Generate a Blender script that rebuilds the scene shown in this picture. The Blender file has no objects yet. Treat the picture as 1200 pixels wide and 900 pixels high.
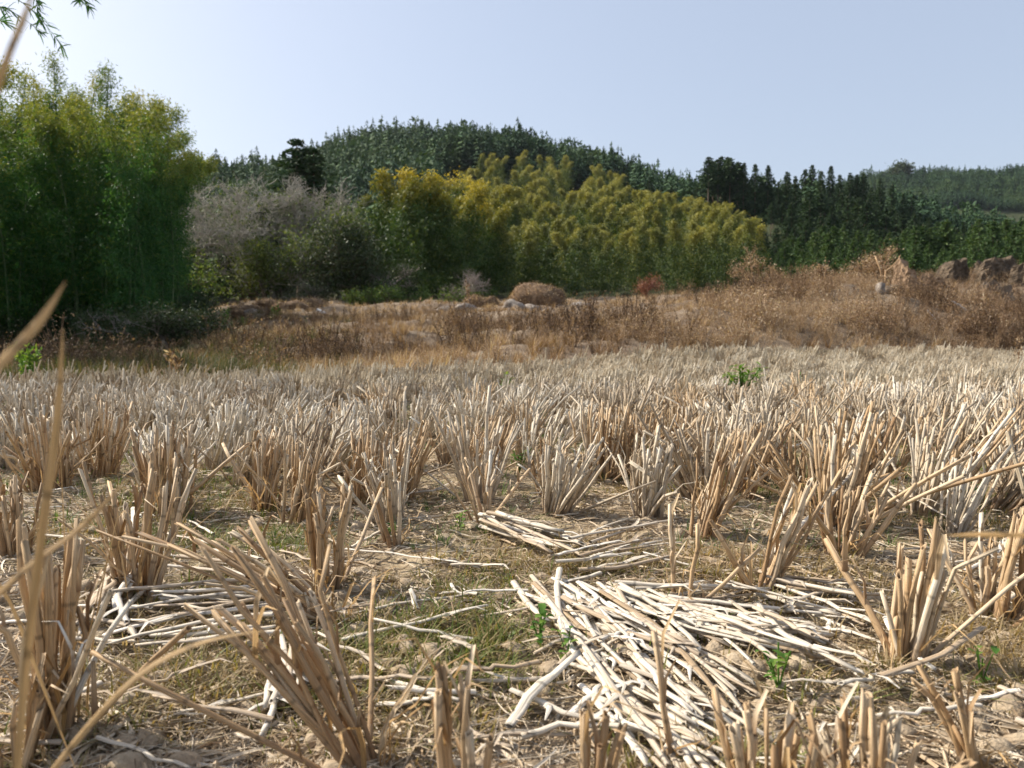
import bpy, math, random
import numpy as np
from mathutils import Vector, Matrix, Euler
R = math.radians
rng = np.random.default_rng(7)
random.seed(7)
sc = bpy.context.scene
COL = sc.collection

# ------------------------------------------------------------------ camera
H = 0.42; FPX = 907.0; HY = 404.0
PITCH = math.atan((450 - HY) / FPX)
cam_d = bpy.data.cameras.new('camera'); cam = bpy.data.objects.new('camera', cam_d); COL.objects.link(cam)
cam.location = (0, 0, H); cam.rotation_euler = (R(90) - PITCH, 0, 0)
cam_d.sensor_width = 36; cam_d.lens = FPX / 1200 * 36
cam_d.clip_start = 0.01; cam_d.clip_end = 20000
cam_d.dof.use_dof = True; cam_d.dof.focus_distance = 1.55; cam_d.dof.aperture_fstop = 8.5
sc.camera = cam
FWD = Vector((0, math.cos(PITCH), -math.sin(PITCH))); UP = Vector((0, math.sin(PITCH), math.cos(PITCH)))

def ray(px, py): return FWD + Vector((1, 0, 0)) * ((px - 600) / FPX) + UP * ((450 - py) / FPX)
def at(px, py, Y):
    d = ray(px, py); return Vector((0, 0, H)) + d * (Y / d.y)
def gp(px, py, z=0.0):
    d = ray(px, py); return Vector((0, 0, H)) + d * ((z - H) / d.z)

# ------------------------------------------------------------------ noise + terrain
def _h(ix, iy, s):
    v = np.sin(ix * 127.1 + iy * 311.7 + s * 74.7) * 43758.5453
    return v - np.floor(v)
def vnoise(x, y, s=0):
    ix = np.floor(x); iy = np.floor(y); fx = x - ix; fy = y - iy
    fx = fx * fx * (3 - 2 * fx); fy = fy * fy * (3 - 2 * fy)
    a = _h(ix, iy, s); b = _h(ix + 1, iy, s); c = _h(ix, iy + 1, s); d = _h(ix + 1, iy + 1, s)
    return (a + (b - a) * fx) * (1 - fy) + (c + (d - c) * fx) * fy
def fbm(x, y, s=0, o=4):
    t = 0; a = .5; n = 0
    for k in range(o):
        t = t + a * vnoise(x, y, s + k * 13.7); n += a; x = x * 2.03 + 5.1; y = y * 2.03 + 1.7; a *= .5
    return t / n

XS = np.array([0, 100, 200, 300, 400, 500, 600, 700, 800, 900, 1000, 1100, 1200.])
YS = np.array([7, 9, 12, 15, 18, 22, 26, 30, 42, 56, 75, 100, 150, 220, 300, 380, 450, 600, 900.])
ZT = np.array([
 [0]*13,
 [.0,.0,.0,.02,.05,.08,.10,.04,0,0,0,0,0],
 [.0,.0,.0,.08,.22,.30,.36,.42,.36,.2,0,0,0],
 [.0,.0,.02,.15,.38,.48,.56,.66,.8,.75,.5,.3,.1],
 [.0,.0,.08,.35,.6,.68,.76,.86,1.05,1.2,1.25,1.05,.95],
 [.05,.05,.15,.7,.88,.95,1.02,1.15,1.38,1.65,1.92,1.88,1.85],
 [.1,.1,.3,1.05,1.18,1.22,1.3,1.45,1.7,2.05,2.45,2.5,2.52],
 [.3,.3,.6,1.4,1.5,1.5,1.55,1.7,1.95,2.3,2.62,2.8,2.95],
 [1,1,1.5,2.3,2.4,2.35,2.35,2.45,2.75,2.9,3.0,3.2,3.3],
 [2,2.2,2.8,3.3,3.4,3.4,3.4,3.5,3.6,3.7,3.7,3.7,3.8],
 [5,5,5.3,5.5,5.5,5.5,5.4,5.3,5.2,5,5,5,5],
 [12,12,12,11,11,10.5,10,9.7,9.5,9,8,8,8],
 [26,26,25,23,23,24,24.5,24.5,25,25,25,21,18],
 [42,42,38,42,47,50,50,46,39,34,32,30,28],
 [42,42,45,56,69,73,69,61,52,42,38,34,32],
 [40,40,45,50,60,66,66,60,50,45,45,50,50],
 [35,35,40,45,55,60,60,55,50,50,60,75,75],
 [40,40,40,45,50,50,50,50,60,90,122,126,128],
 [30]*13], dtype=float)
def edgeY(px): return np.interp(px, [-200, 0, 300, 600, 900, 1200, 1500], [7.2, 7.4, 7.8, 9.0, 12.5, 15.5, 18])
def T(X, Y, micro=True):
    X = np.asarray(X, float); Y = np.asarray(Y, float)
    Ys = np.maximum(Y, 1.0)
    px = np.clip(X / Ys * FPX + 600, 0, 1199.99)
    i = np.clip((px // 100).astype(int), 0, 11); f = px / 100 - i
    yy = np.clip(Y, 7, 899.9)
    j = np.clip(np.searchsorted(YS, yy, side='right') - 1, 0, len(YS) - 2)
    g = (yy - YS[j]) / (YS[j + 1] - YS[j])
    z = (ZT[j, i] * (1 - f) + ZT[j, i + 1] * f) * (1 - g) + (ZT[j + 1, i] * (1 - f) + ZT[j + 1, i + 1] * f) * g
    out = np.clip((Y - edgeY(px)) / 4, 0, 1)
    z = z + out * (fbm(X * .45, Y * .45, 3) - .5) * np.clip(1.0 + Y * .004, 0, 1.3)
    # low terrace steps on the bank
    st = np.clip((Y - 14) / 10, 0, 1) * np.clip((62 - Y) / 14, 0, 1)
    z = z + st * .22 * (np.round(z / .55) * .55 - z)
    hill = np.clip((Y - 90) / 100, 0, 1)
    z = z + hill * (fbm(X * .02, Y * .02, 9) - .5) * 9
    if micro:
        w = np.clip(1 - Y / 9, 0, 1)
        z = z + w * ((fbm(X * 7, Y * 7, 21) - .5) * .035 + (fbm(X * 30, Y * 30, 31, 3) - .5) * .018)
        z = z + np.clip(1 - out, 0, 1) * (vnoise(X * 1.3, Y * 1.3, 40) - .5) * .02
        # dry crack in the soil at lower right
        cx = 0.43 + .015 * np.sin(Y * 60); cr = np.exp(-((X - cx - (Y - .93) * -.25) / .016) ** 2) * np.exp(-((Y - .93) / .07) ** 2)
        z = z - cr * .08
    return z
def Tz(x, y): return float(T(x, y))

# ------------------------------------------------------------------ mesh helpers
def link(o, parent=None):
    COL.objects.link(o)
    if parent is not None: o.parent = parent
    return o
def np_mesh(name, V, F, var=None, uv=None, mat=None, smooth=False):
    """V (n,3); F (m,3|4) int; var (n,3) vertex attribute; uv per vertex (n,2)"""
    V = np.asarray(V, np.float32); F = np.asarray(F, np.int32)
    me = bpy.data.meshes.new(name); k = F.shape[1]
    me.vertices.add(len(V)); me.vertices.foreach_set('co', V.ravel())
    me.loops.add(F.size); me.loops.foreach_set('vertex_index', F.ravel())
    me.polygons.add(len(F)); me.polygons.foreach_set('loop_start', np.arange(0, F.size, k, dtype=np.int32))
    me.polygons.foreach_set('loop_total', np.full(len(F), k, np.int32))
    me.update(calc_edges=True)
    if var is not None:
        a = me.attributes.new('var', 'FLOAT_COLOR', 'POINT')
        c = np.ones((len(V), 4), np.float32); c[:, :3] = var; a.data.foreach_set('color', c.ravel())
    if uv is not None:
        a = me.attributes.new('suv', 'FLOAT_VECTOR', 'POINT')
        c = np.zeros((len(V), 3), np.float32); c[:, :2] = uv; a.data.foreach_set('vector', c.ravel())
    if smooth: me.polygons.foreach_set('use_smooth', np.ones(len(F), bool))
    if mat: me.materials.append(mat)
    me.validate()
    return me
class MB:
    def __init__(s): s.V = []; s.F = []; s.C = []; s.U = []; s.n = 0
    def add(s, V, F, var=(.5, .5, .5), uv=None):
        V = np.asarray(V, float); F = np.asarray(F, int)
        if F.shape[1] == 3: F = np.concatenate([F, F[:, 2:3]], 1)
        s.V.append(V); s.F.append(F + s.n); s.n += len(V)
        v = np.asarray(var, float); s.C.append(np.broadcast_to(v, (len(V), 3)))
        s.U.append(np.zeros((len(V), 2)) if uv is None else uv)
    def mesh(s, name, mat, smooth=False):
        V = np.concatenate(s.V); F = np.concatenate(s.F); C = np.concatenate(s.C); U = np.concatenate(s.U)
        tri = F[:, 2] == F[:, 3]
        if tri.all(): return np_mesh(name, V, F[:, :3], C, U, mat, smooth)
        if tri.any():  # mixed
            me = bpy.data.meshes.new(name)
            me.from_pydata(V.tolist(), [], [list(f[:3]) if t else list(f) for f, t in zip(F.tolist(), tri)])
            a = me.attributes.new('var', 'FLOAT_COLOR', 'POINT'); c = np.ones((len(V), 4), np.float32); c[:, :3] = C; a.data.foreach_set('color', c.ravel())
            a = me.attributes.new('suv', 'FLOAT_VECTOR', 'POINT'); c = np.zeros((len(V), 3), np.float32); c[:, :2] = U; a.data.foreach_set('vector', c.ravel())
            if smooth: me.polygons.foreach_set('use_smooth', np.ones(len(me.polygons), bool))
            me.materials.append(mat); return me
        return np_mesh(name, V, F, C, U, mat, smooth)
    def build(s, name, mat, parent=None, smooth=False, loc=None):
        o = bpy.data.objects.new(name, s.mesh(name, mat, smooth)); link(o, parent)
        if loc is not None: o.location = loc
        return o
def tag(o, label=None, cat=None, group=None, kind=None):
    if label: o['label'] = label
    if cat: o['category'] = cat
    if group: o['group'] = group
    if kind: o['kind'] = kind
    return o
def empty(name, loc, rz=0, label=None, cat=None, group=None):
    o = bpy.data.objects.new(name, None); o.empty_display_size = .1
    link(o); o.location = loc; o.rotation_euler = (0, 0, rz); return tag(o, label, cat, group)
def copy_tree(o, parent=None):
    c = o.copy(); COL.objects.link(c); c.parent = parent
    for ch in list(o.children): copy_tree(ch, c)
    return c

def frame(d):
    d = d / (np.linalg.norm(d) + 1e-9)
    a = np.array([0, 0, 1.]) if abs(d[2]) < .9 else np.array([1., 0, 0])
    u = np.cross(d, a); u /= np.linalg.norm(u); w = np.cross(d, u); return d, u, w
def tube(mb, pts, rad, sides=6, var=(.5, .5, .5), hollow=False, flat=1.0, cap=True, v0=0.0):
    pts = np.asarray(pts, float); n = len(pts); rad = np.broadcast_to(np.asarray(rad, float), (n,))
    T_ = np.gradient(pts, axis=0) if n > 1 else pts
    _, u, w = frame(T_[0]); an = np.arange(sides) / sides * 2 * math.pi
    V = []; U = []; C = []; L = v0; var = np.asarray(var, float)
    for k in range(n):
        d = T_[k] / (np.linalg.norm(T_[k]) + 1e-9)
        u = u - d * np.dot(u, d); u /= (np.linalg.norm(u) + 1e-9); w = np.cross(d, u)
        if k: L += np.linalg.norm(pts[k] - pts[k - 1])
        V.append(pts[k] + rad[k] * (np.cos(an)[:, None] * u + flat * np.sin(an)[:, None] * w))
        U.append(np.stack([np.abs(np.arange(sides) / sides - .5) * 2, np.full(sides, L)], 1))
        C.append(np.tile([var[0], k / max(n - 1, 1), 0.0], (sides, 1)))
    F = [[k * sides + i, k * sides + (i + 1) % sides, (k + 1) * sides + (i + 1) % sides, (k + 1) * sides + i] for k in range(n - 1) for i in range(sides)]
    if hollow:
        jag = rng.uniform(-.9, .9, sides) * rad[-1] + np.cos(an + rng.uniform(0, 6)) * rad[-1] * rng.uniform(0, 1.6)
        V[n - 1] = V[n - 1] + (T_[-1] / (np.linalg.norm(T_[-1]) + 1e-9)) * jag[:, None]
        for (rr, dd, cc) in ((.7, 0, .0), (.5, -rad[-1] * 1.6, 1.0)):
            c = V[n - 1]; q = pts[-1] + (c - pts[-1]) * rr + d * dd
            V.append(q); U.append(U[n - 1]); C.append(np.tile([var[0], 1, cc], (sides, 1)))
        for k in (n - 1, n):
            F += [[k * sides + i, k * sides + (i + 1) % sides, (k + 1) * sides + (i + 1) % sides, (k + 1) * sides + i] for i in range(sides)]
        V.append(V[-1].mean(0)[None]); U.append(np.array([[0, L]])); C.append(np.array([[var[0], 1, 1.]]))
        b = (n + 1) * sides
        F += [[b + i, b + (i + 1) % sides, b + sides, b + sides] for i in range(sides)]
    elif cap:
        V.append(pts[-1][None]); U.append(np.array([[0, L]])); C.append(np.array([[var[0], 1, 0.]]))
        b = (n - 1) * sides
        F += [[b + i, b + (i + 1) % sides, n * sides, n * sides] for i in range(sides)]
    C = np.concatenate(C)
    mb.add(np.concatenate(V), np.array(F), C, np.concatenate(U))
def ribbon(mb, pts, w, side, var=(.5, .5, .5), vfold=.25):
    """V-folded blade: 3 verts per station"""
    pts = np.asarray(pts, float); n = len(pts); w = np.broadcast_to(np.asarray(w, float), (n,))
    side = np.asarray(side, float); side = side / np.linalg.norm(side); Tn = np.gradient(pts, axis=0)
    V = []
    for k in range(n):
        d = Tn[k] / (np.linalg.norm(Tn[k]) + 1e-9); s = side - d * np.dot(side, d); s /= (np.linalg.norm(s) + 1e-9); up = np.cross(d, s)
        V += [pts[k] - s * w[k] / 2 + up * w[k] * vfold, pts[k], pts[k] + s * w[k] / 2 + up * w[k] * vfold]
    F = [[k * 3 + j, k * 3 + j + 1, k * 3 + j + 4, k * 3 + j + 3] for k in range(n - 1) for j in (0, 1)]
    C = np.array([[var[0], k / (n - 1), 0] for k in range(n) for _ in range(3)])
    L = np.linspace(0, np.linalg.norm(pts[-1] - pts[0]), n)
    U = np.array([[j * .5, L[k]] for k in range(n) for j in range(3)])
    mb.add(np.array(V), np.array(F), C, U)

def tile(templates, pos, rz, scale, tilt=None, r=None, sz=None):
    """merge many transformed copies of templates [(V,F,C,U)] into arrays"""
    n = len(pos); which = rng.integers(0, len(templates), n); out = MB()
    if r is None: r = rng.random(n)
    if sz is None: sz = scale
    for t, (V, F, C, U) in enumerate(templates):
        idx = np.where(which == t)[0]
        if not len(idx): continue
        c = np.cos(rz[idx])[:, None]; s = np.sin(rz[idx])[:, None]; sc_ = scale[idx][:, None]; z_ = sz[idx][:, None]
        x = V[None, :, 0] * sc_; y = V[None, :, 1] * sc_; z = V[None, :, 2] * z_
        X = x * c - y * s; Y = x * s + y * c
        if tilt is not None: X = X + z * tilt[idx, 0][:, None]; Y = Y + z * tilt[idx, 1][:, None]
        P = np.stack([X, Y, z + 0 * x], -1) + pos[idx][:, None, :]
        m = len(V); FF = F[None] + (np.arange(len(idx)) * m)[:, None, None]
        CC = np.broadcast_to(C[None], (len(idx), m, 3)).copy(); CC[:, :, 0] = np.clip(CC[:, :, 0] * .45 + r[idx][:, None] * .55, 0, 1)
        out.add(P.reshape(-1, 3), FF.reshape(-1, F.shape[1]), CC.reshape(-1, 3), np.tile(U, (len(idx), 1)))
    return out
def as_template(mb):
    return (np.concatenate(mb.V), np.concatenate(mb.F), np.concatenate(mb.C), np.concatenate(mb.U))

# ------------------------------------------------------------------ materials
def newmat(name):
    m = bpy.data.materials.new(name); m.use_nodes = True; nt = m.node_tree; nt.nodes.clear()
    return m, nt, nt.nodes, nt.links
def ramp(N, stops, interp='LINEAR'):
    r = N.new('ShaderNodeValToRGB'); r.color_ramp.interpolation = interp
    els = r.color_ramp.elements
    while len(els) < len(stops): els.new(.5)
    for e, (p, c) in zip(els, stops): e.position = p; e.color = (*c, 1)
    return r
def math_(N, Lk, op, a, b=None, clamp=False):
    n = N.new('ShaderNodeMath'); n.operation = op; n.use_clamp = clamp
    for i, v in enumerate((a, b)):
        if v is None: continue
        if isinstance(v, (int, float)): n.inputs[i].default_value = v
        else: Lk.new(v, n.inputs[i])
    return n.outputs[0]
def mixc(N, Lk, f, a, b, mode='MIX'):
    n = N.new('ShaderNodeMix'); n.data_type = 'RGBA'; n.blend_type = mode
    for s, v in ((n.inputs[0], f), (n.inputs[6], a), (n.inputs[7], b)):
        if isinstance(v, (int, float)): s.default_value = v
        elif isinstance(v, tuple): s.default_value = (*v, 1)
        else: Lk.new(v, s)
    return n.outputs[2]
def noise(N, Lk, scale, detail=3, vec=None, rough=.55):
    n = N.new('ShaderNodeTexNoise'); n.inputs['Scale'].default_value = scale; n.inputs['Detail'].default_value = detail; n.inputs['Roughness'].default_value = rough
    if vec is not None: Lk.new(vec, n.inputs['Vector'])
    return n.outputs['Fac']

def straw_mat(name, stops, dirt=.5, objr=.25, transl=.0):
    m, nt, N, Lk = newmat(name)
    at_ = N.new('ShaderNodeAttribute'); at_.attribute_name = 'var'; sp = N.new('ShaderNodeSeparateColor'); Lk.new(at_.outputs['Color'], sp.inputs[0])
    uv = N.new('ShaderNodeAttribute'); uv.attribute_name = 'suv'
    oi = N.new('ShaderNodeObjectInfo')
    cmb = N.new('ShaderNodeCombineXYZ'); Lk.new(math_(N, Lk, 'MULTIPLY', sp.outputs[0], 63.0), cmb.inputs[2])
    sx = N.new('ShaderNodeSeparateXYZ'); Lk.new(uv.outputs['Vector'], sx.inputs[0])
    Lk.new(math_(N, Lk, 'MULTIPLY', sx.outputs[0], 9.0), cmb.inputs[0]); Lk.new(math_(N, Lk, 'MULTIPLY', sx.outputs[1], 16.0), cmb.inputs[1])
    streak = noise(N, Lk, 1.0, 4, cmb.outputs[0], .65)
    cmb2 = N.new('ShaderNodeCombineXYZ'); Lk.new(math_(N, Lk, 'MULTIPLY', sp.outputs[0], 91.0), cmb2.inputs[2]); Lk.new(math_(N, Lk, 'MULTIPLY', sx.outputs[1], 38.0), cmb2.inputs[1]); Lk.new(math_(N, Lk, 'MULTIPLY', sx.outputs[0], 3.0), cmb2.inputs[0])
    blot = noise(N, Lk, 1.0, 3, cmb2.outputs[0])
    f = math_(N, Lk, 'ADD', math_(N, Lk, 'MULTIPLY', sp.outputs[0], 1 - objr), math_(N, Lk, 'MULTIPLY', oi.outputs['Random'], objr))
    f = math_(N, Lk, 'ADD', f, math_(N, Lk, 'MULTIPLY', math_(N, Lk, 'SUBTRACT', blot, .5), .55), True)
    r = ramp(N, stops); Lk.new(f, r.inputs[0])
    st = N.new('ShaderNodeMapRange'); Lk.new(streak, st.inputs[0]); st.inputs[1].default_value = .3; st.inputs[2].default_value = .62; st.inputs[3].default_value = .42; st.inputs[4].default_value = 1.1
    c = mixc(N, Lk, 1.0, r.outputs[0], st.outputs[0], 'MULTIPLY')
    # muddy foot of each stalk
    ph = math_(N, Lk, 'FRACT', math_(N, Lk, 'ADD', math_(N, Lk, 'MULTIPLY', sx.outputs[1], 13.0), math_(N, Lk, 'MULTIPLY', sp.outputs[0], 7.3)))
    rg = N.new('ShaderNodeMapRange'); Lk.new(math_(N, Lk, 'ABSOLUTE', math_(N, Lk, 'SUBTRACT', ph, .5)), rg.inputs[0]); rg.inputs[1].default_value = .012; rg.inputs[2].default_value = .045; rg.inputs[3].default_value = .55; rg.inputs[4].default_value = 1.0
    c = mixc(N, Lk, 1.0, c, rg.outputs[0], 'MULTIPLY')
    low = N.new('ShaderNodeMapRange'); Lk.new(sp.outputs[1], low.inputs[0]); low.inputs[1].default_value = 0; low.inputs[2].default_value = .45; low.inputs[3].default_value = dirt; low.inputs[4].default_value = 0
    c = mixc(N, Lk, low.outputs[0], c, (.23, .135, .07))
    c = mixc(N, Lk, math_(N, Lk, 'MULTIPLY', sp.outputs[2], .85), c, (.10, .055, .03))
    b = N.new('ShaderNodeBsdfPrincipled'); Lk.new(c, b.inputs['Base Color']); b.inputs['Roughness'].default_value = .62
    b.inputs['Specular IOR Level'].default_value = .3
    bp = N.new('ShaderNodeBump'); bp.inputs['Strength'].default_value = .5; bp.inputs['Distance'].default_value = .0012; Lk.new(streak, bp.inputs['Height']); Lk.new(bp.outputs[0], b.inputs['Normal'])
    o = N.new('ShaderNodeOutputMaterial')
    if transl > 0:
        t = N.new('ShaderNodeBsdfTranslucent'); Lk.new(c, t.inputs[0]); mx = N.new('ShaderNodeMixShader'); mx.inputs[0].default_value = transl
        Lk.new(b.outputs[0], mx.inputs[1]); Lk.new(t.outputs[0], mx.inputs[2]); Lk.new(mx.outputs[0], o.inputs[0])
    else: Lk.new(b.outputs[0], o.inputs[0])
    return m
def leaf_mat(name, stops, transl=.35, tip=None, objr=.3, rough=.6, tipr=(.45, 1.0), spec=.25):
    """var.r = per leaf random, var.g = height in crown"""
    m, nt, N, Lk = newmat(name)
    at_ = N.new('ShaderNodeAttribute'); at_.attribute_name = 'var'; sp = N.new('ShaderNodeSeparateColor'); Lk.new(at_.outputs['Color'], sp.inputs[0])
    oi = N.new('ShaderNodeObjectInfo')
    f = math_(N, Lk, 'ADD', math_(N, Lk, 'MULTIPLY', sp.outputs[0], 1 - objr), math_(N, Lk, 'MULTIPLY', oi.outputs['Random'], objr))
    r = ramp(N, stops); Lk.new(f, r.inputs[0]); c = r.outputs[0]
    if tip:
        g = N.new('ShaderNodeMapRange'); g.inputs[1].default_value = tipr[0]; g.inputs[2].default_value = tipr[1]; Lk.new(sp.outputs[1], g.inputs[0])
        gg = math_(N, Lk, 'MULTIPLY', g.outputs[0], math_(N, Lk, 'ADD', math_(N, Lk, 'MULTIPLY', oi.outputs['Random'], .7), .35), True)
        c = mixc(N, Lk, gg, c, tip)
    d = N.new('ShaderNodeBsdfPrincipled'); Lk.new(c, d.inputs['Base Color']); d.inputs['Roughness'].default_value = rough; d.inputs['Specular IOR Level'].default_value = spec
    o = N.new('ShaderNodeOutputMaterial')
    if transl > 0:
        t = N.new('ShaderNodeBsdfTranslucent'); tc = mixc(N, Lk, 1.0, c, (1.5, 1.35, .7), 'MULTIPLY'); Lk.new(tc, t.inputs[0])
        mx = N.new('ShaderNodeMixShader'); mx.inputs[0].default_value = transl
        Lk.new(d.outputs[0], mx.inputs[1]); Lk.new(t.outputs[0], mx.inputs[2]); Lk.new(mx.outputs[0], o.inputs[0])
    else: Lk.new(d.outputs[0], o.inputs[0])
    return m
def rock_mat(name, c1, c2, c3, scale=3, bump=.05):
    m, nt, N, Lk = newmat(name); tc = N.new('ShaderNodeTexCoord')
    n1 = noise(N, Lk, scale, 6, tc.outputs['Object'], .65); n2 = noise(N, Lk, scale * 5, 4, tc.outputs['Object'])
    r = ramp(N, [(.3, c1), (.5, c2), (.72, c3)]); Lk.new(math_(N, Lk, 'ADD', math_(N, Lk, 'MULTIPLY', n1, .7), math_(N, Lk, 'MULTIPLY', n2, .3)), r.inputs[0])
    b = N.new('ShaderNodeBsdfPrincipled'); Lk.new(r.outputs[0], b.inputs['Base Color']); b.inputs['Roughness'].default_value = .9; b.inputs['Specular IOR Level'].default_value = .2
    bp = N.new('ShaderNodeBump'); bp.inputs['Strength'].default_value = .8; bp.inputs['Distance'].default_value = bump; Lk.new(n2, bp.inputs['Height']); Lk.new(bp.outputs[0], b.inputs['Normal'])
    o = N.new('ShaderNodeOutputMaterial'); Lk.new(b.outputs[0], o.inputs[0]); return m

M_stub = straw_mat('straw_standing', [(0, (.27, .16, .075)), (.3, (.46, .31, .165)), (.6, (.60, .44, .27)), (.85, (.68, .57, .41)), (1, (.70, .66, .57))], .95)
M_mid = straw_mat('straw_grey', [(0, (.20, .13, .075)), (.25, (.38, .285, .18)), (.5, (.55, .455, .33)), (.8, (.69, .61, .48)), (1, (.76, .71, .61))], .75, .55)
M_far = straw_mat('straw_field', [(0, (.22, .155, .09)), (.3, (.45, .355, .235)), (.65, (.66, .57, .42)), (1, (.77, .71, .58))], .7, 0, .12)
M_fall = straw_mat('straw_bleached', [(0, (.38, .27, .16)), (.3, (.54, .43, .31)), (.6, (.66, .58, .46)), (1, (.76, .70, .61))], .0)
M_litter = straw_mat('straw_chaff', [(0, (.16, .10, .055)), (.3, (.34, .235, .135)), (.6, (.52, .40, .26)), (.85, (.68, .58, .44)), (1, (.78, .72, .62))], 0, 0)
M_blade = straw_mat('dry_blade', [(0, (.52, .32, .13)), (.5, (.66, .45, .22)), (1, (.70, .55, .36))], 0, .1, .3)
M_grass = leaf_mat('turf', [(0, (.06, .125, .022)), (.25, (.145, .175, .04)), (.5, (.23, .18, .075)), (.75, (.33, .245, .14)), (1, (.44, .36, .24))], .3, objr=0)
M_weed = leaf_mat('weed_leaf', [(0, (.05, .13, .02)), (.5, (.11, .22, .035)), (1, (.22, .30, .06))], .4)
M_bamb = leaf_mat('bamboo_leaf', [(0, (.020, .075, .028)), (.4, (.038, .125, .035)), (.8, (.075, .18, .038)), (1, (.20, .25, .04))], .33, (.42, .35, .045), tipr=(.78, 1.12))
M_bhill = leaf_mat('hill_bamboo_leaf', [(0, (.016, .038, .014)), (.4, (.042, .080, .02)), (.8, (.105, .14, .03)), (1, (.24, .23, .055))], .22, (.40, .36, .08), tipr=(.66, 1.12))  # lower leaf colours darkened to paint the shade at the slope foot, tips stay bright
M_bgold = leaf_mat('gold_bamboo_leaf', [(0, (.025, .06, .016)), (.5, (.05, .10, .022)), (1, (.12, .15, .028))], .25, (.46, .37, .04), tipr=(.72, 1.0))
M_con = leaf_mat('conifer_needle', [(0, (.018, .040, .018)), (.5, (.035, .070, .028)), (1, (.065, .10, .035))], .1, rough=.7)
M_conb = leaf_mat('far_conifer_needle', [(0, (.018, .042, .024)), (.5, (.036, .078, .034)), (1, (.085, .125, .04))], .1, objr=0, rough=.8)
M_young = leaf_mat('young_conifer_needle', [(0, (.032, .070, .022)), (.5, (.065, .12, .035)), (1, (.12, .17, .05))], .15)
M_green = leaf_mat('broad_leaf', [(0, (.04, .075, .02)), (.5, (.09, .13, .035)), (1, (.19, .22, .06))], .3)
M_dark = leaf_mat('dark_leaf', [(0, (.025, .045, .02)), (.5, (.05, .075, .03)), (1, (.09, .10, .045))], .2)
M_bush = leaf_mat('bush_leaf', [(0, (.04, .085, .02)), (.5, (.09, .155, .035)), (1, (.22, .28, .07))], .3)
M_brush = leaf_mat('dry_brush', [(0, (.045, .03, .02)), (.25, (.11, .07, .045)), (.5, (.23, .148, .09)), (.75, (.385, .275, .175)), (1, (.60, .50, .37))], .22, objr=0, rough=.8)
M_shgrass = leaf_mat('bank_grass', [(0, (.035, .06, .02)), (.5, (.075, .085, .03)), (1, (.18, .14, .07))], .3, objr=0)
M_red = leaf_mat('russet_twig', [(0, (.12, .05, .035)), (.5, (.21, .085, .055)), (1, (.32, .16, .09))], .2)
M_twig = rock_mat('grey_twig', (.16, .13, .11), (.27, .23, .20), (.40, .36, .32), 2, .01)
M_btwig = rock_mat('bare_tree_bark', (.22, .20, .16), (.36, .33, .28), (.50, .47, .41), 2, .01)
M_bark = rock_mat('bark', (.09, .065, .045), (.16, .12, .085), (.26, .21, .16), 4, .02)
M_culm = rock_mat('culm', (.05, .09, .035), (.10, .15, .06), (.20, .24, .13), 1.5, .004)
M_dry = rock_mat('dry_stem', (.22, .13, .07), (.38, .25, .14), (.55, .42, .27), 4, .01)
M_stump = rock_mat('stump_wood', (.04, .03, .022), (.105, .078, .053), (.25, .19, .13), 3, .07)
M_stumpl = rock_mat('pale_stump_wood', (.12, .08, .05), (.26, .175, .11), (.42, .30, .19), 3, .07)
M_stone = rock_mat('stone', (.10, .085, .07), (.24, .20, .165), (.46, .42, .36), 4, .03)
M_mound = rock_mat('mound_thatch', (.07, .042, .026), (.17, .11, .065), (.30, .20, .12), 7, .06)
M_white = rock_mat('white_wood', (.62, .60, .56), (.78, .76, .73), (.84, .83, .80), 5, .005)
M_clod = rock_mat('clod', (.20, .145, .09), (.34, .265, .18), (.46, .38, .27), 30, .006)

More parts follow.
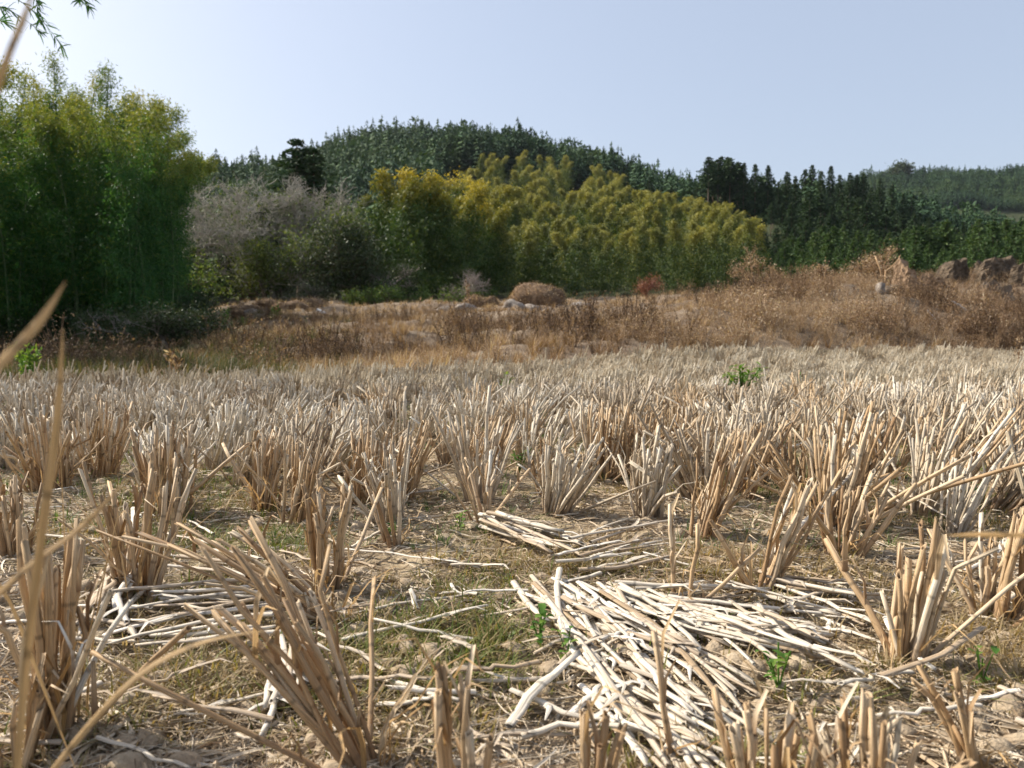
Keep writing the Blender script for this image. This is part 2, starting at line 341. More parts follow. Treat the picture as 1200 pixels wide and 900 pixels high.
def ground_mat():
    m, nt, N, Lk = newmat('ground'); g = N.new('ShaderNodeNewGeometry'); P = g.outputs['Position']
    z = N.new('ShaderNodeAttribute'); z.attribute_name = 'var'; sp = N.new('ShaderNodeSeparateColor'); Lk.new(z.outputs['Color'], sp.inputs[0])
    a = noise(N, Lk, 9, 8, P, .65); b_ = noise(N, Lk, 60, 6, P, .7); c_ = noise(N, Lk, 2.2, 4, P)
    soil = ramp(N, [(.3, (.17, .12, .07)), (.46, (.32, .245, .155)), (.6, (.46, .37, .25)), (.8, (.54, .45, .32))])
    Lk.new(math_(N, Lk, 'ADD', math_(N, Lk, 'MULTIPLY', a, .6), math_(N, Lk, 'MULTIPLY', b_, .4)), soil.inputs[0])
    mg = ramp(N, [(.46, (0, 0, 0)), (.6, (1, 1, 1))]); Lk.new(c_, mg.inputs[0])
    gr = ramp(N, [(.3, (.10, .10, .035)), (.6, (.22, .17, .07)), (.8, (.34, .27, .12))]); Lk.new(b_, gr.inputs[0])
    field = mixc(N, Lk, math_(N, Lk, 'MULTIPLY', mg.outputs[0], .6), soil.outputs[0], gr.outputs[0])
    n2 = noise(N, Lk, 1.1, 6, P, .7); n3 = noise(N, Lk, 14, 4, P, .7)
    bank = ramp(N, [(.3, (.08, .055, .038)), (.5, (.17, .125, .085)), (.7, (.34, .27, .19))]); Lk.new(math_(N, Lk, 'ADD', math_(N, Lk, 'MULTIPLY', n2, .6), math_(N, Lk, 'MULTIPLY', n3, .4)), bank.inputs[0])
    forest = ramp(N, [(.35, (.03, .04, .018)), (.7, (.07, .075, .03))]); Lk.new(n2, forest.inputs[0])
    grn = ramp(N, [(.35, (.05, .085, .02)), (.7, (.13, .16, .045))]); Lk.new(n3, grn.inputs[0])
    c = mixc(N, Lk, sp.outputs[0], field, bank.outputs[0]); c = mixc(N, Lk, sp.outputs[2], c, grn.outputs[0]); c = mixc(N, Lk, sp.outputs[1], c, forest.outputs[0])
    b = N.new('ShaderNodeBsdfPrincipled'); Lk.new(c, b.inputs['Base Color']); b.inputs['Roughness'].default_value = .95; b.inputs['Specular IOR Level'].default_value = .15
    vo = N.new('ShaderNodeTexVoronoi'); vo.feature = 'DISTANCE_TO_EDGE'; vo.inputs['Scale'].default_value = 11; Lk.new(P, vo.inputs['Vector'])
    vr = N.new('ShaderNodeMapRange'); Lk.new(vo.outputs['Distance'], vr.inputs[0]); vr.inputs[2].default_value = .05
    hgt = math_(N, Lk, 'ADD', math_(N, Lk, 'MULTIPLY', b_, 1.0), math_(N, Lk, 'MULTIPLY', vr.outputs[0], .5))
    bp = N.new('ShaderNodeBump'); bp.inputs['Strength'].default_value = .9; bp.inputs['Distance'].default_value = .012; Lk.new(hgt, bp.inputs['Height']); Lk.new(bp.outputs[0], b.inputs['Normal'])
    o = N.new('ShaderNodeOutputMaterial'); Lk.new(b.outputs[0], o.inputs[0]); return m
M_ground = ground_mat()

# ------------------------------------------------------------------ ground sheet
def build_ground():
    s = np.concatenate([[-60, -12, -4, -2.2, -1.6], np.linspace(-1.2, 1.2, 360), [1.6, 2.2, 4, 12, 60]])
    ys = [-3000, -300, -40, -8, -3, -1.2, -.5, 0, .2, .3]; y = .3
    while y < 5000: y += max(y * .0155, .012); ys.append(y)
    ys = np.array(ys)
    S, Yg = np.meshgrid(s, ys); X = S * (1.1 + .72 * np.maximum(Yg, 0)); Z = T(X, Yg)
    V = np.stack([X, Yg, Z], -1).reshape(-1, 3); nx = len(s); ny = len(ys)
    i = (np.arange(ny - 1)[:, None] * nx + np.arange(nx - 1)[None]).ravel()
    F = np.stack([i, i + 1, i + nx + 1, i + nx], 1)
    px = np.clip(X / np.maximum(Yg, 1) * FPX + 600, 0, 1200); e = edgeY(px)
    bank = np.clip((Yg - e) / .6, 0, 1); forest = np.clip((Yg - 57) / 8, 0, 1)
    green = bank * np.clip((330 - px) / 150, 0, 1) * np.clip((36 - Yg) / 6, 0, 1) * .8
    C = np.stack([bank, forest, green], -1).reshape(-1, 3)
    o = bpy.data.objects.new('ground', np_mesh('ground', V, F, C, None, M_ground, True)); link(o)
    tag(o, 'dry rice field soil rising into a brown bank and forested hills', None, None, 'structure')
build_ground()

# ------------------------------------------------------------------ stubble
def stalk_path(base, lean, h, bend=.1, seg=4, kink=0):
    lean = np.asarray(lean, float); t = np.linspace(0, 1, seg + 1)
    P = np.zeros((seg + 1, 3))
    P[:, 0] = base[0] + lean[0] * h * (t + bend * t * t); P[:, 1] = base[1] + lean[1] * h * (t + bend * t * t)
    P[:, 2] = base[2] + h * t
    P[1:, :2] += rng.normal(0, h * .012, (seg, 2))
    if kink: P[-1, :2] += rng.normal(0, h * .12, 2); P[-1, 2] -= h * .08
    return P
def add_stalk(mb, P, r, detail=2, rr=None, sh=None):
    rr = rng.random() if rr is None else rr
    if detail == 2:
        n = len(P); rad = r * (1.12 - .22 * np.linspace(0, 1, n)) * (1 + rng.normal(0, .05, n))
        tube(mb, P, rad, 8, (rr, 0, 0), hollow=True, flat=rng.uniform(.65, 1))
        for _ in range(int(rng.integers(0, 3))):   # loose leaf sheath
            k = rng.integers(1, n - 1); a = rng.uniform(0, 6.28); o = np.array([math.cos(a), math.sin(a), 0]); L = rng.uniform(.03, .09)
            q = [P[k] + o * r * .9, P[k] + o * r * 1.3 + [0, 0, L * .4], P[k] + o * (r + L * .22) + [0, 0, L * .75], P[k] + o * (r + L * .5) + [0, 0, L * rng.uniform(.3, .9)]]
            tgt = mb
            if sh is not None: tgt = MB(); sh.append(tgt)
            ribbon(tgt, q, [r * 1.5, r * 1.4, r * .9, r * .25], [-o[1], o[0], 0], (min(1, rr + .1), 0, 0), .3)
    elif detail == 1:
        tube(mb, P[::2] if len(P) > 3 else P, r, 5, (rr, 0, 0), hollow=True)
    else:
        tube(mb, P[[0, -1]], [r * 1.1, r * .9], 4, (rr, 0, 0))
def clump_stalks(n, h, lean, spread, r0, R0=.035, long_=0.0):
    """yield (path, radius) of the stalks of one rice hill, base at origin"""
    out = []
    for k in range(n):
        a = rng.uniform(0, 6.283); q = math.sqrt(rng.random()); b = np.array([math.cos(a) * q * R0, math.sin(a) * q * R0, -.012])
        ln = np.array([lean[0], lean[1]]) * rng.uniform(.6, 1.35) + np.array([math.cos(a), math.sin(a)]) * q * spread + rng.normal(0, .05, 2)
        hh = h * rng.uniform(.68, 1.06)
        if rng.random() < .16: ln = ln + rng.normal(0, .5, 2); hh *= .8
        if rng.random() < .07: hh *= .45
        if rng.random() < long_: hh *= 1.3
        out.append((stalk_path(b, ln, hh + .012, rng.uniform(-.05, .25), 4, rng.random() < .08), r0 * rng.uniform(.6, 1.1)))
    return out

U = rng.uniform
def frayed(m, n, h, R0):
    for _ in range(n):
        a = U(0, 6.28); c, q = math.cos(a), math.sin(a); L = h * U(.4, 1.05); o = U(.2, .9); t = np.linspace(0, 1, 7)
        P = np.stack([c * (R0 * .8 + L * o * t ** 1.6), q * (R0 * .8 + L * o * t ** 1.6), L * (t - U(.1, .9) * t ** 3)], 1); P[1:] += rng.normal(0, .004, (6, 3)); P[:, 2] = np.maximum(P[:, 2], .004)
        ribbon(m, P, U(.003, .006) * np.array([.8, 1, .9, .8, .6, .4, .1]), (-q, c, .3), (rng.random(), 0, 0), .3)
# hero clumps: (base px, base py, top py, width px, lean x per height, lean y, n, label)
HERO = [
 (68, 868, 612, 60, .02, .0, 15, 'upright tan stubble clump among orange grass at the lower left edge', .1),
 (165, 702, 545, 58, .08, .0, 16, 'tan stubble clump with a pale bent straw leaning beside it, left side', .2),
 (197, 606, 505, 62, .0, .0, 26, 'broad upright stubble clump just behind the bent pale straw, left', .15),
 (310, 603, 502, 46, .12, .0, 22, 'grey brown half of a tight pair of stubble clumps, left of centre', .06),
 (343, 616, 508, 44, .16, .0, 14, 'sunlit tan half of a tight pair of stubble clumps, left of centre', .12),
 (385, 694, 568, 46, .08, .0, 16, 'upright clump directly right of the long splayed stalks', .14),
 (400, 735, 618, 40, -1.5, .1, 12, 'splayed stubble clump whose long stalks point up to the left', .22),
 (432, 905, 650, 50, -.5, .1, 12, 'large near clump leaning left at the bottom left of centre', .22),
 (463, 642, 566, 30, -.1, 0, 5, 'sparse stubble clump of a few stalks left of the fallen bundle', .3),
 (425, 592, 500, 48, .02, .0, 18, 'upright stubble clump at mid left beside the open ground', .15),
 (470, 588, 494, 50, .3, .0, 18, 'right leaning stubble clump at the left end of the open ground', .12),
 (555, 570, 490, 60, .22, 0, 20, 'broad stubble clump in front of the centre rows', .2),
 (567, 618, 535, 34, -.05, .0, 7, 'clump of crossed stalks forming a V above the fallen bundle', .55),
 (648, 584, 508, 44, .02, .0, 14, 'short split stubble clump right of the crossed stalks', .14),
 (700, 563, 470, 60, .04, 0, 26, 'tall dense stubble clump in the centre with a straw across it', .1),
 (742, 560, 478, 56, .06, 0, 24, 'dense brown stubble clump just right of the centre tall one', .1),
 (792, 705, 588, 10, .02, 0, 2, 'lone upright stub standing behind the fan of white straw', .02),
 (806, 560, 488, 46, .16, 0, 18, 'stubble clump at centre right leaning gently right', .16),
 (822, 632, 512, 46, .2, .0, 15, 'pale stubble clump right of centre above the white straw fan', .14),
 (808, 716, 612, 12, .12, 0, 2, 'short leaning stub right of the lone upright one', .05),
 (866, 578, 500, 44, .26, 0, 18, 'stubble clump leaning right between two taller pale clumps', .12),
 (890, 695, 552, 40, .34, .0, 11, 'leaning stubble clump with long stalks reaching to the right', .22),
 (940, 570, 498, 50, .05, 0, 20, 'dark based stubble clump in the right middle rows', .14),
 (980, 618, 478, 56, .15, .0, 22, 'tall pale stubble clump right of centre with a broken top', .16),
 (987, 655, 560, 44, .2, .0, 12, 'low frayed stubble clump in front of the tall pale one', .3),
 (1096, 592, 478, 60, .62, .0, 22, 'strongly right leaning stubble clump near the right edge', .2),
 (1035, 560, 480, 44, .12, 0, 20, 'stubble clump left of the strongly leaning one, right side', .14),
 (1058, 782, 622, 58, .1, .0, 13, 'thick stubble clump standing beside the dark crack in the soil', .12),
 (1165, 730, 598, 66, .08, .0, 14, 'thick brown stubble clump at the right edge of the photo', .16),
 (1150, 905, 795, 26, -.22, 0, 5, 'short leaning stubs at the bottom right corner', .2),
 (548, 985, 800, 84, .0, .0, 10, 'cluster of cut hollow stubs at the bottom centre left', .06),
 (690, 985, 842, 50, .08, .0, 5, 'few short stubs at the bottom below the white straw fan', .12),
 (786, 905, 722, 8, -.02, .0, 1, 'single dark thin stub in front of the white straw fan', .0),
 (900, 975, 835, 90, .0, .0, 13, 'broken blurred stubs at the bottom right of centre', .18),
 (1010, 985, 838, 100, .0, .0, 14, 'rough row of broken stubs along the bottom right', .16),
 (20, 905, 800, 60, .1, 0, 7, 'low stubs in the bottom left corner behind orange grass', .3),
 (20, 650, 560, 40, -.05, 0, 12, 'tan stubble clump at the far left edge of the photo', .2),
 (120, 560, 470, 60, .06, 0, 22, 'grey shaded stubble clump in the left rows', .12),
 (60, 575, 480, 60, -.04, 0, 22, 'grey shaded stubble clump nearest the left edge rows', .14),
]
hero_pos = []
for (bx, by, ty, wpx, lx, ly, n, label, spread) in HERO:
    b = gp(bx, by); b.z = Tz(b.x, b.y) ; d = b.y
    h = max(.05, H + d * (HY - ty) / FPX)          # z of the tops at that distance
    R0 = wpx * .36 * d / FPX
    cl = empty('stubble_clump', b, 0, label, 'stubble clump', 'rice stubble clumps')
    r0 = .0050 if d > .9 else .0043; n = n if n < 3 else int(n * 1.35)
    if n == 1: r0 = .0045
    for (P, r) in clump_stalks(n, h - b.z, (lx, ly), spread, r0, max(R0, .006)):
        m = MB(); ms_ = [] if d < 1.5 else None; add_stalk(m, P, r, 2, np.clip(rng.normal(.40, .32), 0, 1), ms_); so = m.build('stalk', M_stub, cl, True)
        for q_ in (ms_ or []): q_.build('leaf_sheath', M_blade if rng.random() < .3 else M_stub, so, True)
    fm = MB(); frayed(fm, 2 + n // 3, (h - b.z) * .9, max(R0, .008)); fm.build('dry_leaves', M_blade, cl)
    hero_pos.append((b.x, b.y, max(R0 * 2, .05)))
hp = np.array(hero_pos)

# individual clumps nearer than the mass, by shared variants
def clump_mesh(detail, n, h, lean, spread, name, mat, R0=.036, r0=.0048):
    m = MB()
    if detail == 2: frayed(m, 7, h, R0)
    for (P, r) in clump_stalks(n, h, lean, spread, r0, R0, .08): add_stalk(m, P, r, detail)
    return m
variants = []
for k in range(16):
    m = clump_mesh(2 if k < 16 else 1, int(rng.integers(18, 36)), rng.uniform(.16, .22), (rng.uniform(-.12, .34), rng.uniform(-.1, .1)), rng.uniform(.08, .42), '', M_stub, rng.uniform(.022, .038), .0048)
    variants.append(m.mesh('stubble', M_stub if k < 3 else M_mid, True))
def open_ground(px, py):
    """no clumps in the trampled middle"""
    if 395 < px < 905 and py > 622: return True
    if 205 < px < 400 and py > 640: return True
    if 880 < px < 1240 and py > 640: return True
    if px < 300 and py > 600: return True
    return False
spots = []
a_ = R(8); ca, sa = math.cos(a_), math.sin(a_)
for i in range(-140, 141):
    for j in range(0, 120):
        gx = i * .222 + rng.normal(0, .026); gy = .6 + j * .205 + rng.normal(0, .026)
        x = gx * ca - gy * sa * .4; y = gy + gx * .06
        if y < .8 or y > 18: continue
        px = x / y * FPX + 600
        if px < -260 or px > 1460: continue
        if y > edgeY(px) - .15: continue
        py = HY + H / y * FPX
        if open_ground(px, py): continue
        if np.min(np.hypot(hp[:, 0] - x, hp[:, 1] - y) - hp[:, 2]) < .035: continue
        if rng.random() < (.34 if py > 520 else .26 if py > 465 else .10): continue
        spots.append((x, y, px, py))
spots.sort(key=lambda s: s[1])
near = [s for s in spots if -40 < s[2] < 1240][:262]
nset = set(id(s) for s in near); rest = [s for s in spots if id(s) not in nset]
FLEAN = lambda px: np.interp(px, [0, 300, 600, 900, 1200], [-.02, .1, .14, .16, .22])
for (x, y, px, py) in near:
    z3 = 'left' if px < 400 else ('centre' if px < 800 else 'right')
    dep = 'front' if y < 2.6 else 'second'
    lab = {'front': 'pale tan rice stubble clump in the front full rows, %s third of the field', 'second': 'rice stubble clump a few rows back from the front rows, %s third'}[dep] % z3
    o = bpy.data.objects.new('stubble_clump', variants[rng.integers(0, len(variants))]); link(o)
    o.location = (x, y, Tz(x, y) - .003); s = rng.uniform(.82, 1.12); o.scale = (s * rng.uniform(.9, 1.15), s, s)
    o.rotation_euler = (rng.normal(0, .07), rng.normal(float(FLEAN(px)) * .6, .12), rng.uniform(-.5, .5) + (math.pi if rng.random() < .2 else 0))
    tag(o, lab, 'stubble clump', 'rice stubble clumps')
tmpl = []
for k in range(10):
    tmpl.append(as_template(clump_mesh(1 if k < 0 else 0, int(rng.integers(20, 30)), rng.uniform(.17, .21), (rng.uniform(0, .16), 0), rng.uniform(.12, .45), '', M_far, .036, .0054)))
P = np.array([(s[0], s[1], 0) for s in rest]); P[:, 2] = T(P[:, 0], P[:, 1])
tl = np.stack([rng.normal(.06, .14, len(P)), rng.normal(0, .1, len(P))], 1)
mb = tile(tmpl, P, rng.uniform(-.6, .6, len(P)), rng.uniform(.85, 1.15, len(P)), tl, rng.random(len(P)), rng.uniform(.82, 1.12, len(P)))
o = mb.build('stubble_field', M_far); tag(o, 'dense pale rows of cut rice stubble reaching the far edge of the field', 'stubble', None, 'stuff')

# ------------------------------------------------------------------ fallen stalks
pile_n = [0]
def fallen(p0, p1, r, z0, z1, label, group, rr=None, bend=None, mat=None):
    """a straw lying from p0 to p1 (ground px), heights z0/z1 above the soil"""
    a = gp(*p0); b = gp(*p1); n = 7; t = np.linspace(0, 1, n)
    P = np.stack([a.x + (b.x - a.x) * t, a.y + (b.y - a.y) * t, np.zeros(n)], 1)
    d = np.array([-(b.y - a.y), b.x - a.x]); L = math.hypot(*d)
    if L < 1e-4: return
    bend = rng.normal(0, .045) if bend is None else bend
    P[:, :2] += (np.sin(t * math.pi) * bend)[:, None] * d[None]
    P[2:-2, :2] += rng.normal(0, .0035, (n - 4, 2))
    g = T(P[:, 0], P[:, 1]); lin = g[0] + (g[-1] - g[0]) * t
    P[:, 2] = np.maximum(lin * .6 + g * .4, lin) + .006 + z0 + (z1 - z0) * t + r * .9
    mb = MB(); rr = np.clip(rng.normal(.5, .32), 0, 1) if rr is None else rr
    mid = P[n // 2].copy(); Pl = P - mid
    rad = r * (1 - .25 * t) * (1 + rng.normal(0, .06, n))
    tube(mb, Pl, rad, 7, (rr, 0, 0), hollow=True, flat=rng.uniform(.35, .8))
    if rng.random() < .55:
        k = 2 + int(rng.integers(0, 3)); s = rng.uniform(-1, 1); q = Pl[k]
        dirn = (Pl[k + 1] - q); dirn /= np.linalg.norm(dirn); sd = np.array([-dirn[1], dirn[0], 0]) * np.sign(s)
        Lr = rng.uniform(.03, .08)
        ribbon(mb, [q, q + dirn * Lr * .4 + sd * .004 + [0, 0, .004], q + dirn * Lr * .8 + sd * .016 + [0, 0, .008], q + dirn * Lr + sd * .03 + [0, 0, .002]], [r * 1.8, r * 1.7, r * 1.2, r * .3], sd, (min(1, rr + .15), 0, 0))
    o = mb.build('fallen_stalk', mat or M_fall, None, True, mid.tolist()); tag(o, label, 'straw stalk', group)
    pile_n[0] += 1
def pile(n, f, label, group, r=(.0038, .006), zmax=.03):
    for k in range(n):
        (p0, p1) = f(); lay = rng.random() ** 1.3 * zmax
        fallen(p0, p1, rng.uniform(*r), lay, lay * rng.uniform(.3, 1.2) + (.01 if rng.random() < .2 else 0), label, group)
U = rng.uniform
def f_fan():
    s = rng.random(); x = 618 + s * 170; y = 695 + s * 22 + U(-8, 30); a = R(np.interp(s, [0, 1], [50, 12]) + rng.normal(0, 12)); L = U(80, 270) * (.75 + .25 * (1 - s))
    return (x, y), (x + math.cos(a) * L * 1.1, y + math.sin(a) * L)
pile(62, f_fan, 'white bleached straw in the big fan-shaped heap at lower right of centre', 'straws of the fan-shaped heap', (.0036, .0058), .014)
def f_fan2():
    x = U(650, 760); y = U(770, 850); a = R(U(25, 65)); L = U(90, 200); return (x, y), (x + math.cos(a) * L, y + math.sin(a) * L)
pile(22, f_fan2, 'white straw at the lower end of the fan-shaped heap, near the bottom edge', 'straws of the fan-shaped heap', (.0034, .0054), .012)
def f_fan3():
    x = U(780, 900); y = U(705, 760); a = R(U(2, 40)); L = U(60, 160); return (x, y), (x + math.cos(a) * L, y + math.sin(a) * L)
pile(16, f_fan3, 'pale straw scattered off the right side of the fan-shaped heap', 'straws of the fan-shaped heap')
def f_r():
    x = U(880, 930); y = U(688, 715); a = R(U(2, 28)); L = U(70, 150); return (x, y), (x + math.cos(a) * L, y + math.sin(a) * L)
pile(15, f_r, 'pale straw in the low bundle lying right of the leaning clump', 'straws of the right hand bundle')
def f_c():
    x = U(562, 585); y = U(618, 632); a = R(U(10, 30)); L = U(60, 115); return (x, y), (x + math.cos(a) * L, y + math.sin(a) * L)
pile(11, f_c, 'white straw in the short bundle lying at the foot of the crossed stalks', 'straws of the short centre bundle', (.005, .008))
def f_c2():
    x = U(640, 700); y = U(655, 690); return (x, y), (x + U(60, 130), y - U(5, 35))
pile(12, f_c2, 'pale straw in the loose bundle above the fan-shaped heap', 'straws of the loose bundle above the fan')
def f_l():
    x = U(125, 178); y = U(655, 700); return (x, y), (x - U(10, 42), y + U(50, 75))
pile(13, f_l, 'white straw hanging down in the bundle beside the left bent straw', 'straws of the left bundle', (.005, .0065), .03)
def f_l2():
    x = U(300, 352); y = U(700, 765); return (x, y), (x - U(110, 195), y + U(2, 38))
pile(14, f_l2, 'straw lying sideways leftwards from the splayed clump', 'straws lying left of the splayed clump', (.0038, .0056), .03)
def f_l3():
    x = U(318, 358); y = U(770, 800); return (x, y), (x - U(0, 30), y + U(50, 85))
pile(9, f_l3, 'pale straw pointing towards the camera below the splayed clump', 'straws below the splayed clump', (.0035, .005))
def f_l4():
    x = U(205, 250); y = U(655, 690); return (x, y), (x + U(40, 80), y + U(8, 30))
pile(5, f_l4, 'pale straw lying behind the tips of the splayed stalks', 'straws behind the splayed stalks', (.0035, .005))
# single straws one can point at
for p0, p1, r, z0, z1, lab in [
  ((602, 698), (642, 752), .0065, .004, .004, 'thick white straw at the upper left end of the fan-shaped heap'),
  ((596, 868), (676, 805), .0068, .006, .03, 'thick pale straw jutting right at the bottom centre beside hollow stubs'),
  ((400, 768), (572, 730), .0042, .004, .012, 'long thin straw lying alone across bare soil left of the fan'),
  ((405, 652), (560, 678), .004, .004, .006, 'long thin straw lying across the grass behind the bare soil'),
  ((440, 730), (568, 708), .0036, .003, .006, 'thin brown straw on the soil above the long lone straw'),
  ((1038, 742), (1095, 805), .005, .01, .004, 'white straw slanting across the soil crack at lower right'),
  ((1030, 830), (1150, 790), .005, .02, .05, 'pale straw propped over the lower right soil'),
  ((905, 700), (1030, 752), .005, .01, .01, 'long pale straw under the right hand bundle'),
  ((905, 672), (1000, 605), .0055, .01, .10, 'tan straw propped up against the leaning clump at right'),
  ((700, 542), (738, 546), .004, .085, .085, 'short white straw caught crosswise on the tall centre clump'),
  ((1040, 598), (1120, 632), .0045, .06, .02, 'grey straw slanting down between clumps at right'),
  ((158, 645), (128, 702), .006, .08, .01, 'bent white straw leaning on the left tan clump')]:
    fallen(p0, p1, r, z0, z1, lab, None)
# scattered
def zone(px, py):
    return ('left part' if px < 400 else 'centre' if px < 800 else 'right part')
for k in range(104):
    px = U(-10, 1210); py = 560 + (rng.random() ** .8) * 330; a = rng.normal(0, .55) + (math.pi if rng.random() < .5 else 0); L = U(25, 95) * (py - 380) / 300
    fallen((px, py), (px + math.cos(a) * L, min(py + math.sin(a) * L * .5, 960)), U(.003, .0052), U(0, .012), U(0, .02),
           'loose straw scattered singly on the soil in the %s of the foreground' % zone(px, py), 'scattered loose straws')

# litter: fine bits, one uncountable mass
def litter_templates():
    out = []
    for k in range(14):
        m = MB(); L = rng.uniform(.03, .14); n = 6; t = np.linspace(-.5, .5, n); c = rng.normal(0, .8)
        P = np.stack([t * L, L * .35 * c * (t * t - .25) + rng.normal(0, .002, n), np.abs(rng.normal(0, .003, n)) + .002 + np.maximum(0, rng.normal(0, .008)) * (t + .5) ** 2], 1)
        w = rng.uniform(.0006, .0022) if k % 5 else .0026; L *= .8; c *= 1.5
        if k < 9: ribbon(m, P, w * 1.3 * np.array([.4, 1, 1, 1, .8, .3]), [0, 1, .3], (rng.random(), 0, 0), rng.uniform(.1, .6))
        else: tube(m, P, w * .9, 4, (rng.random(), 0, 0))
        out.append(as_template(m))
    return out
def scatter(n, ymin, ymax, pad=150, power=1.0):
    """random ground points denser towards the camera, inside the view wedge"""
    y = ymin * (ymax / ymin) ** (rng.random(n) ** power); px = rng.uniform(-pad, 1200 + pad, n); x = (px - 600) / FPX * y
    return x, y, px
x, y, px = scatter(52000, .5, 6)
dn = fbm(x * 3, y * 3, 55); keep = dn + rng.random(len(x)) * .5 > .62; x, y = x[keep], y[keep]
P = np.stack([x, y, T(x, y) + .001], 1); n = len(P)
mb = tile(litter_templates(), P, U(0, 6.28, n), U(.5, 1.25, n), None, rng.random(n) ** .8)
tag(mb.build('straw_litter', M_litter), 'fine broken straw and chaff strewn over the soil', 'straw litter', None, 'stuff')

# turf: short dry and green grass between the clumps
def turf_templates(hmin, hmax, blades, w):
    out = []
    for k in range(10):
        m = MB()
        for b in range(blades):
            a = U(0, 6.28); q = U(0, .022); h = U(hmin, hmax); ln = U(.2, 1.6); c, s = math.cos(a), math.sin(a)
            t = np.array([0, .5, 1.]); P = np.stack([c * (q + ln * h * t ** 1.6), s * (q + ln * h * t ** 1.6), h * t - .25 * ln * h * t * t], 1)
            V = []
            for i in range(3): ww = w * (1, .8, .12)[i]; V += [P[i] + [-s * ww, c * ww, 0], P[i] - [-s * ww, c * ww, 0]]
            m.add(V, [[0, 1, 3, 2], [2, 3, 5, 4]], (rng.random(), .5, 0))
        out.append(as_template(m))
    return out
x, y, px = scatter(34000, .5, 9, power=.9)
dn = fbm(x * 2.2, y * 2.2, 77); keep = (dn * 2.3 + rng.random(len(x)) * .4 > 1.46) & (y < edgeY(px)); x, y = x[keep], y[keep]
P = np.stack([x, y, T(x, y) - .002], 1); n = len(P)
py_ = HY + H / y * FPX; px_ = x / y * FPX + 600; k = ~((px_ > 610) & (px_ < 910) & (py_ > 690) & (py_ < 900) & (py_ - 690 > (px_ - 790) * .35 - 10) & (rng.random(len(x)) < .8)); x, y = x[k], y[k]; P = P[k]; n = len(x)
hue = np.clip(fbm(x * 1.8, y * 1.8, 91) * 2.6 - .92 + np.clip(.3 - y * .1, -.25, .25) + rng.normal(0, .16, n), 0, 1)
mb = tile(turf_templates(.008, .034, 9, .0011), P, U(0, 6.28, n), U(.6, 1.4, n), None, hue)
tag(mb.build('turf', M_grass), 'short dry and green grass growing between the stubble', 'grass', None, 'stuff')

x, y, px = scatter(9000, 1.5, 12, power=.8); dn = fbm(x * .8, y * .8, 177); k = (dn + np.exp(-((px - 560) / 90.) ** 2) * .15 + np.exp(-((px - 900) / 60.) ** 2) * .12 + rng.normal(0, .06, len(x)) > .50) & (rng.random(len(x)) < .7) & (y < edgeY(px)); x, y = x[k], y[k]; n = len(x)
tag(tile(turf_templates(.04, .13, 9, .0025), np.stack([x, y, T(x, y)], 1), U(0, 6.28, n), U(.25, .75, n) * np.clip(.35 + y * .12, .4, 1.1), None, U(0, .8, n)).build('green_grass', M_bush), 'fresh green grass growing up between the stubble rows', 'grass', None, 'stuff')
# soil clods
def lump(m, c, s, seed=0, var=.5, sub=1, rough=.25):
    import bmesh
    bm = bmesh.new(); bmesh.ops.create_icosphere(bm, subdivisions=sub, radius=1)
    V = np.array([v.co[:] for v in bm.verts]); F = np.array([[v.index for v in f.verts] for f in bm.faces]); bm.free()
    nz = fbm(V[:, 0] * 1.4 + seed, V[:, 1] * 1.4 + V[:, 2] * 1.1 + seed * .7, seed, 4)
    V = V * (1 + (nz - .5)[:, None] * rough * 3) * np.asarray(s); m.add(V + np.asarray(c), F, (var, .5, 0))
ct = []
for k in range(6):
    m = MB(); lump(m, (0, 0, 0), (1, U(.7, 1), U(.5, .8)), k * 3.1, rng.random(), 2, .35); ct.append(as_template(m))
x, y, px = scatter(4200, .55, 4); P = np.stack([x, y, T(x, y)], 1); n = len(P)
mb = tile(ct, P, U(0, 6.28, n), .004 + .020 * rng.random(n) ** 3)
tag(mb.build('soil_clods', M_clod), 'small dry soil clods between the stubble', 'soil', None, 'stuff')

# ------------------------------------------------------------------ small green weeds in the field
def weed(px, py, h, n, label, leafw=.35, name='green_weed', stems=4):
    b = gp(px, py); b.z = Tz(b.x, b.y); e = empty(name, b, U(0, 6), label, 'weed')
    ms = MB(); ml = MB()
    for s in range(stems):
        a = U(0, 6.28); l = U(.1, .5); t = np.linspace(0, 1, 5); hh = h * U(.7, 1)
        P = np.stack([math.cos(a) * l * hh * t ** 1.4, math.sin(a) * l * hh * t ** 1.4, hh * t], 1); tube(ms, P, h * .02, 4)
        for k in range(n):
            q = P[min(4, int(U(1, 5)))] + rng.normal(0, h * .04, 3); aa = U(0, 6.28); L = h * U(.18, .32); W = L * leafw; up = U(-.1, .7)
            d = np.array([math.cos(aa), math.sin(aa), up]); sd = np.array([-d[1], d[0], 0])
            ribbon(ml, [q, q + d * L * .4, q + d * L * .75 + [0, 0, -L * .05], q + d * L + [0, 0, -L * .2]], [W * .2, W, W * .8, W * .05], sd, (rng.random(), 0, 0), .15)
    ms.build('stem', M_weed, e); ml.build('leaves', M_weed, e)
weed(632, 765, .055, 4, 'small bright green round-leafed weed at the left edge of the white straw fan', .8)
weed(664, 782, .04, 3, 'tiny green weed sprout right beside the straw fan, near its left edge', .8)
weed(912, 818, .06, 4, 'bright green leafy weed between fan-shaped heap and soil crack', .5)
weed(1150, 812, .05, 3, 'small green weed at the lower right near the corner stubs', .5)
weed(540, 628, .045, 4, 'small green weed beside the crossed stalks in the centre', .6)
weed(455, 640, .04, 4, 'small green weed at the foot of the sparse left clump', .6)
weed(608, 560, .09, 6, 'bright green leafy weed among the centre stubble rows', .4)
weed(868, 474, .27, 30, 'large green leafy weed standing in the stubble, right of centre', .3, stems=7)
weed(935, 466, .2, 9, 'yellowish green weed in the stubble right of the large one', .3)
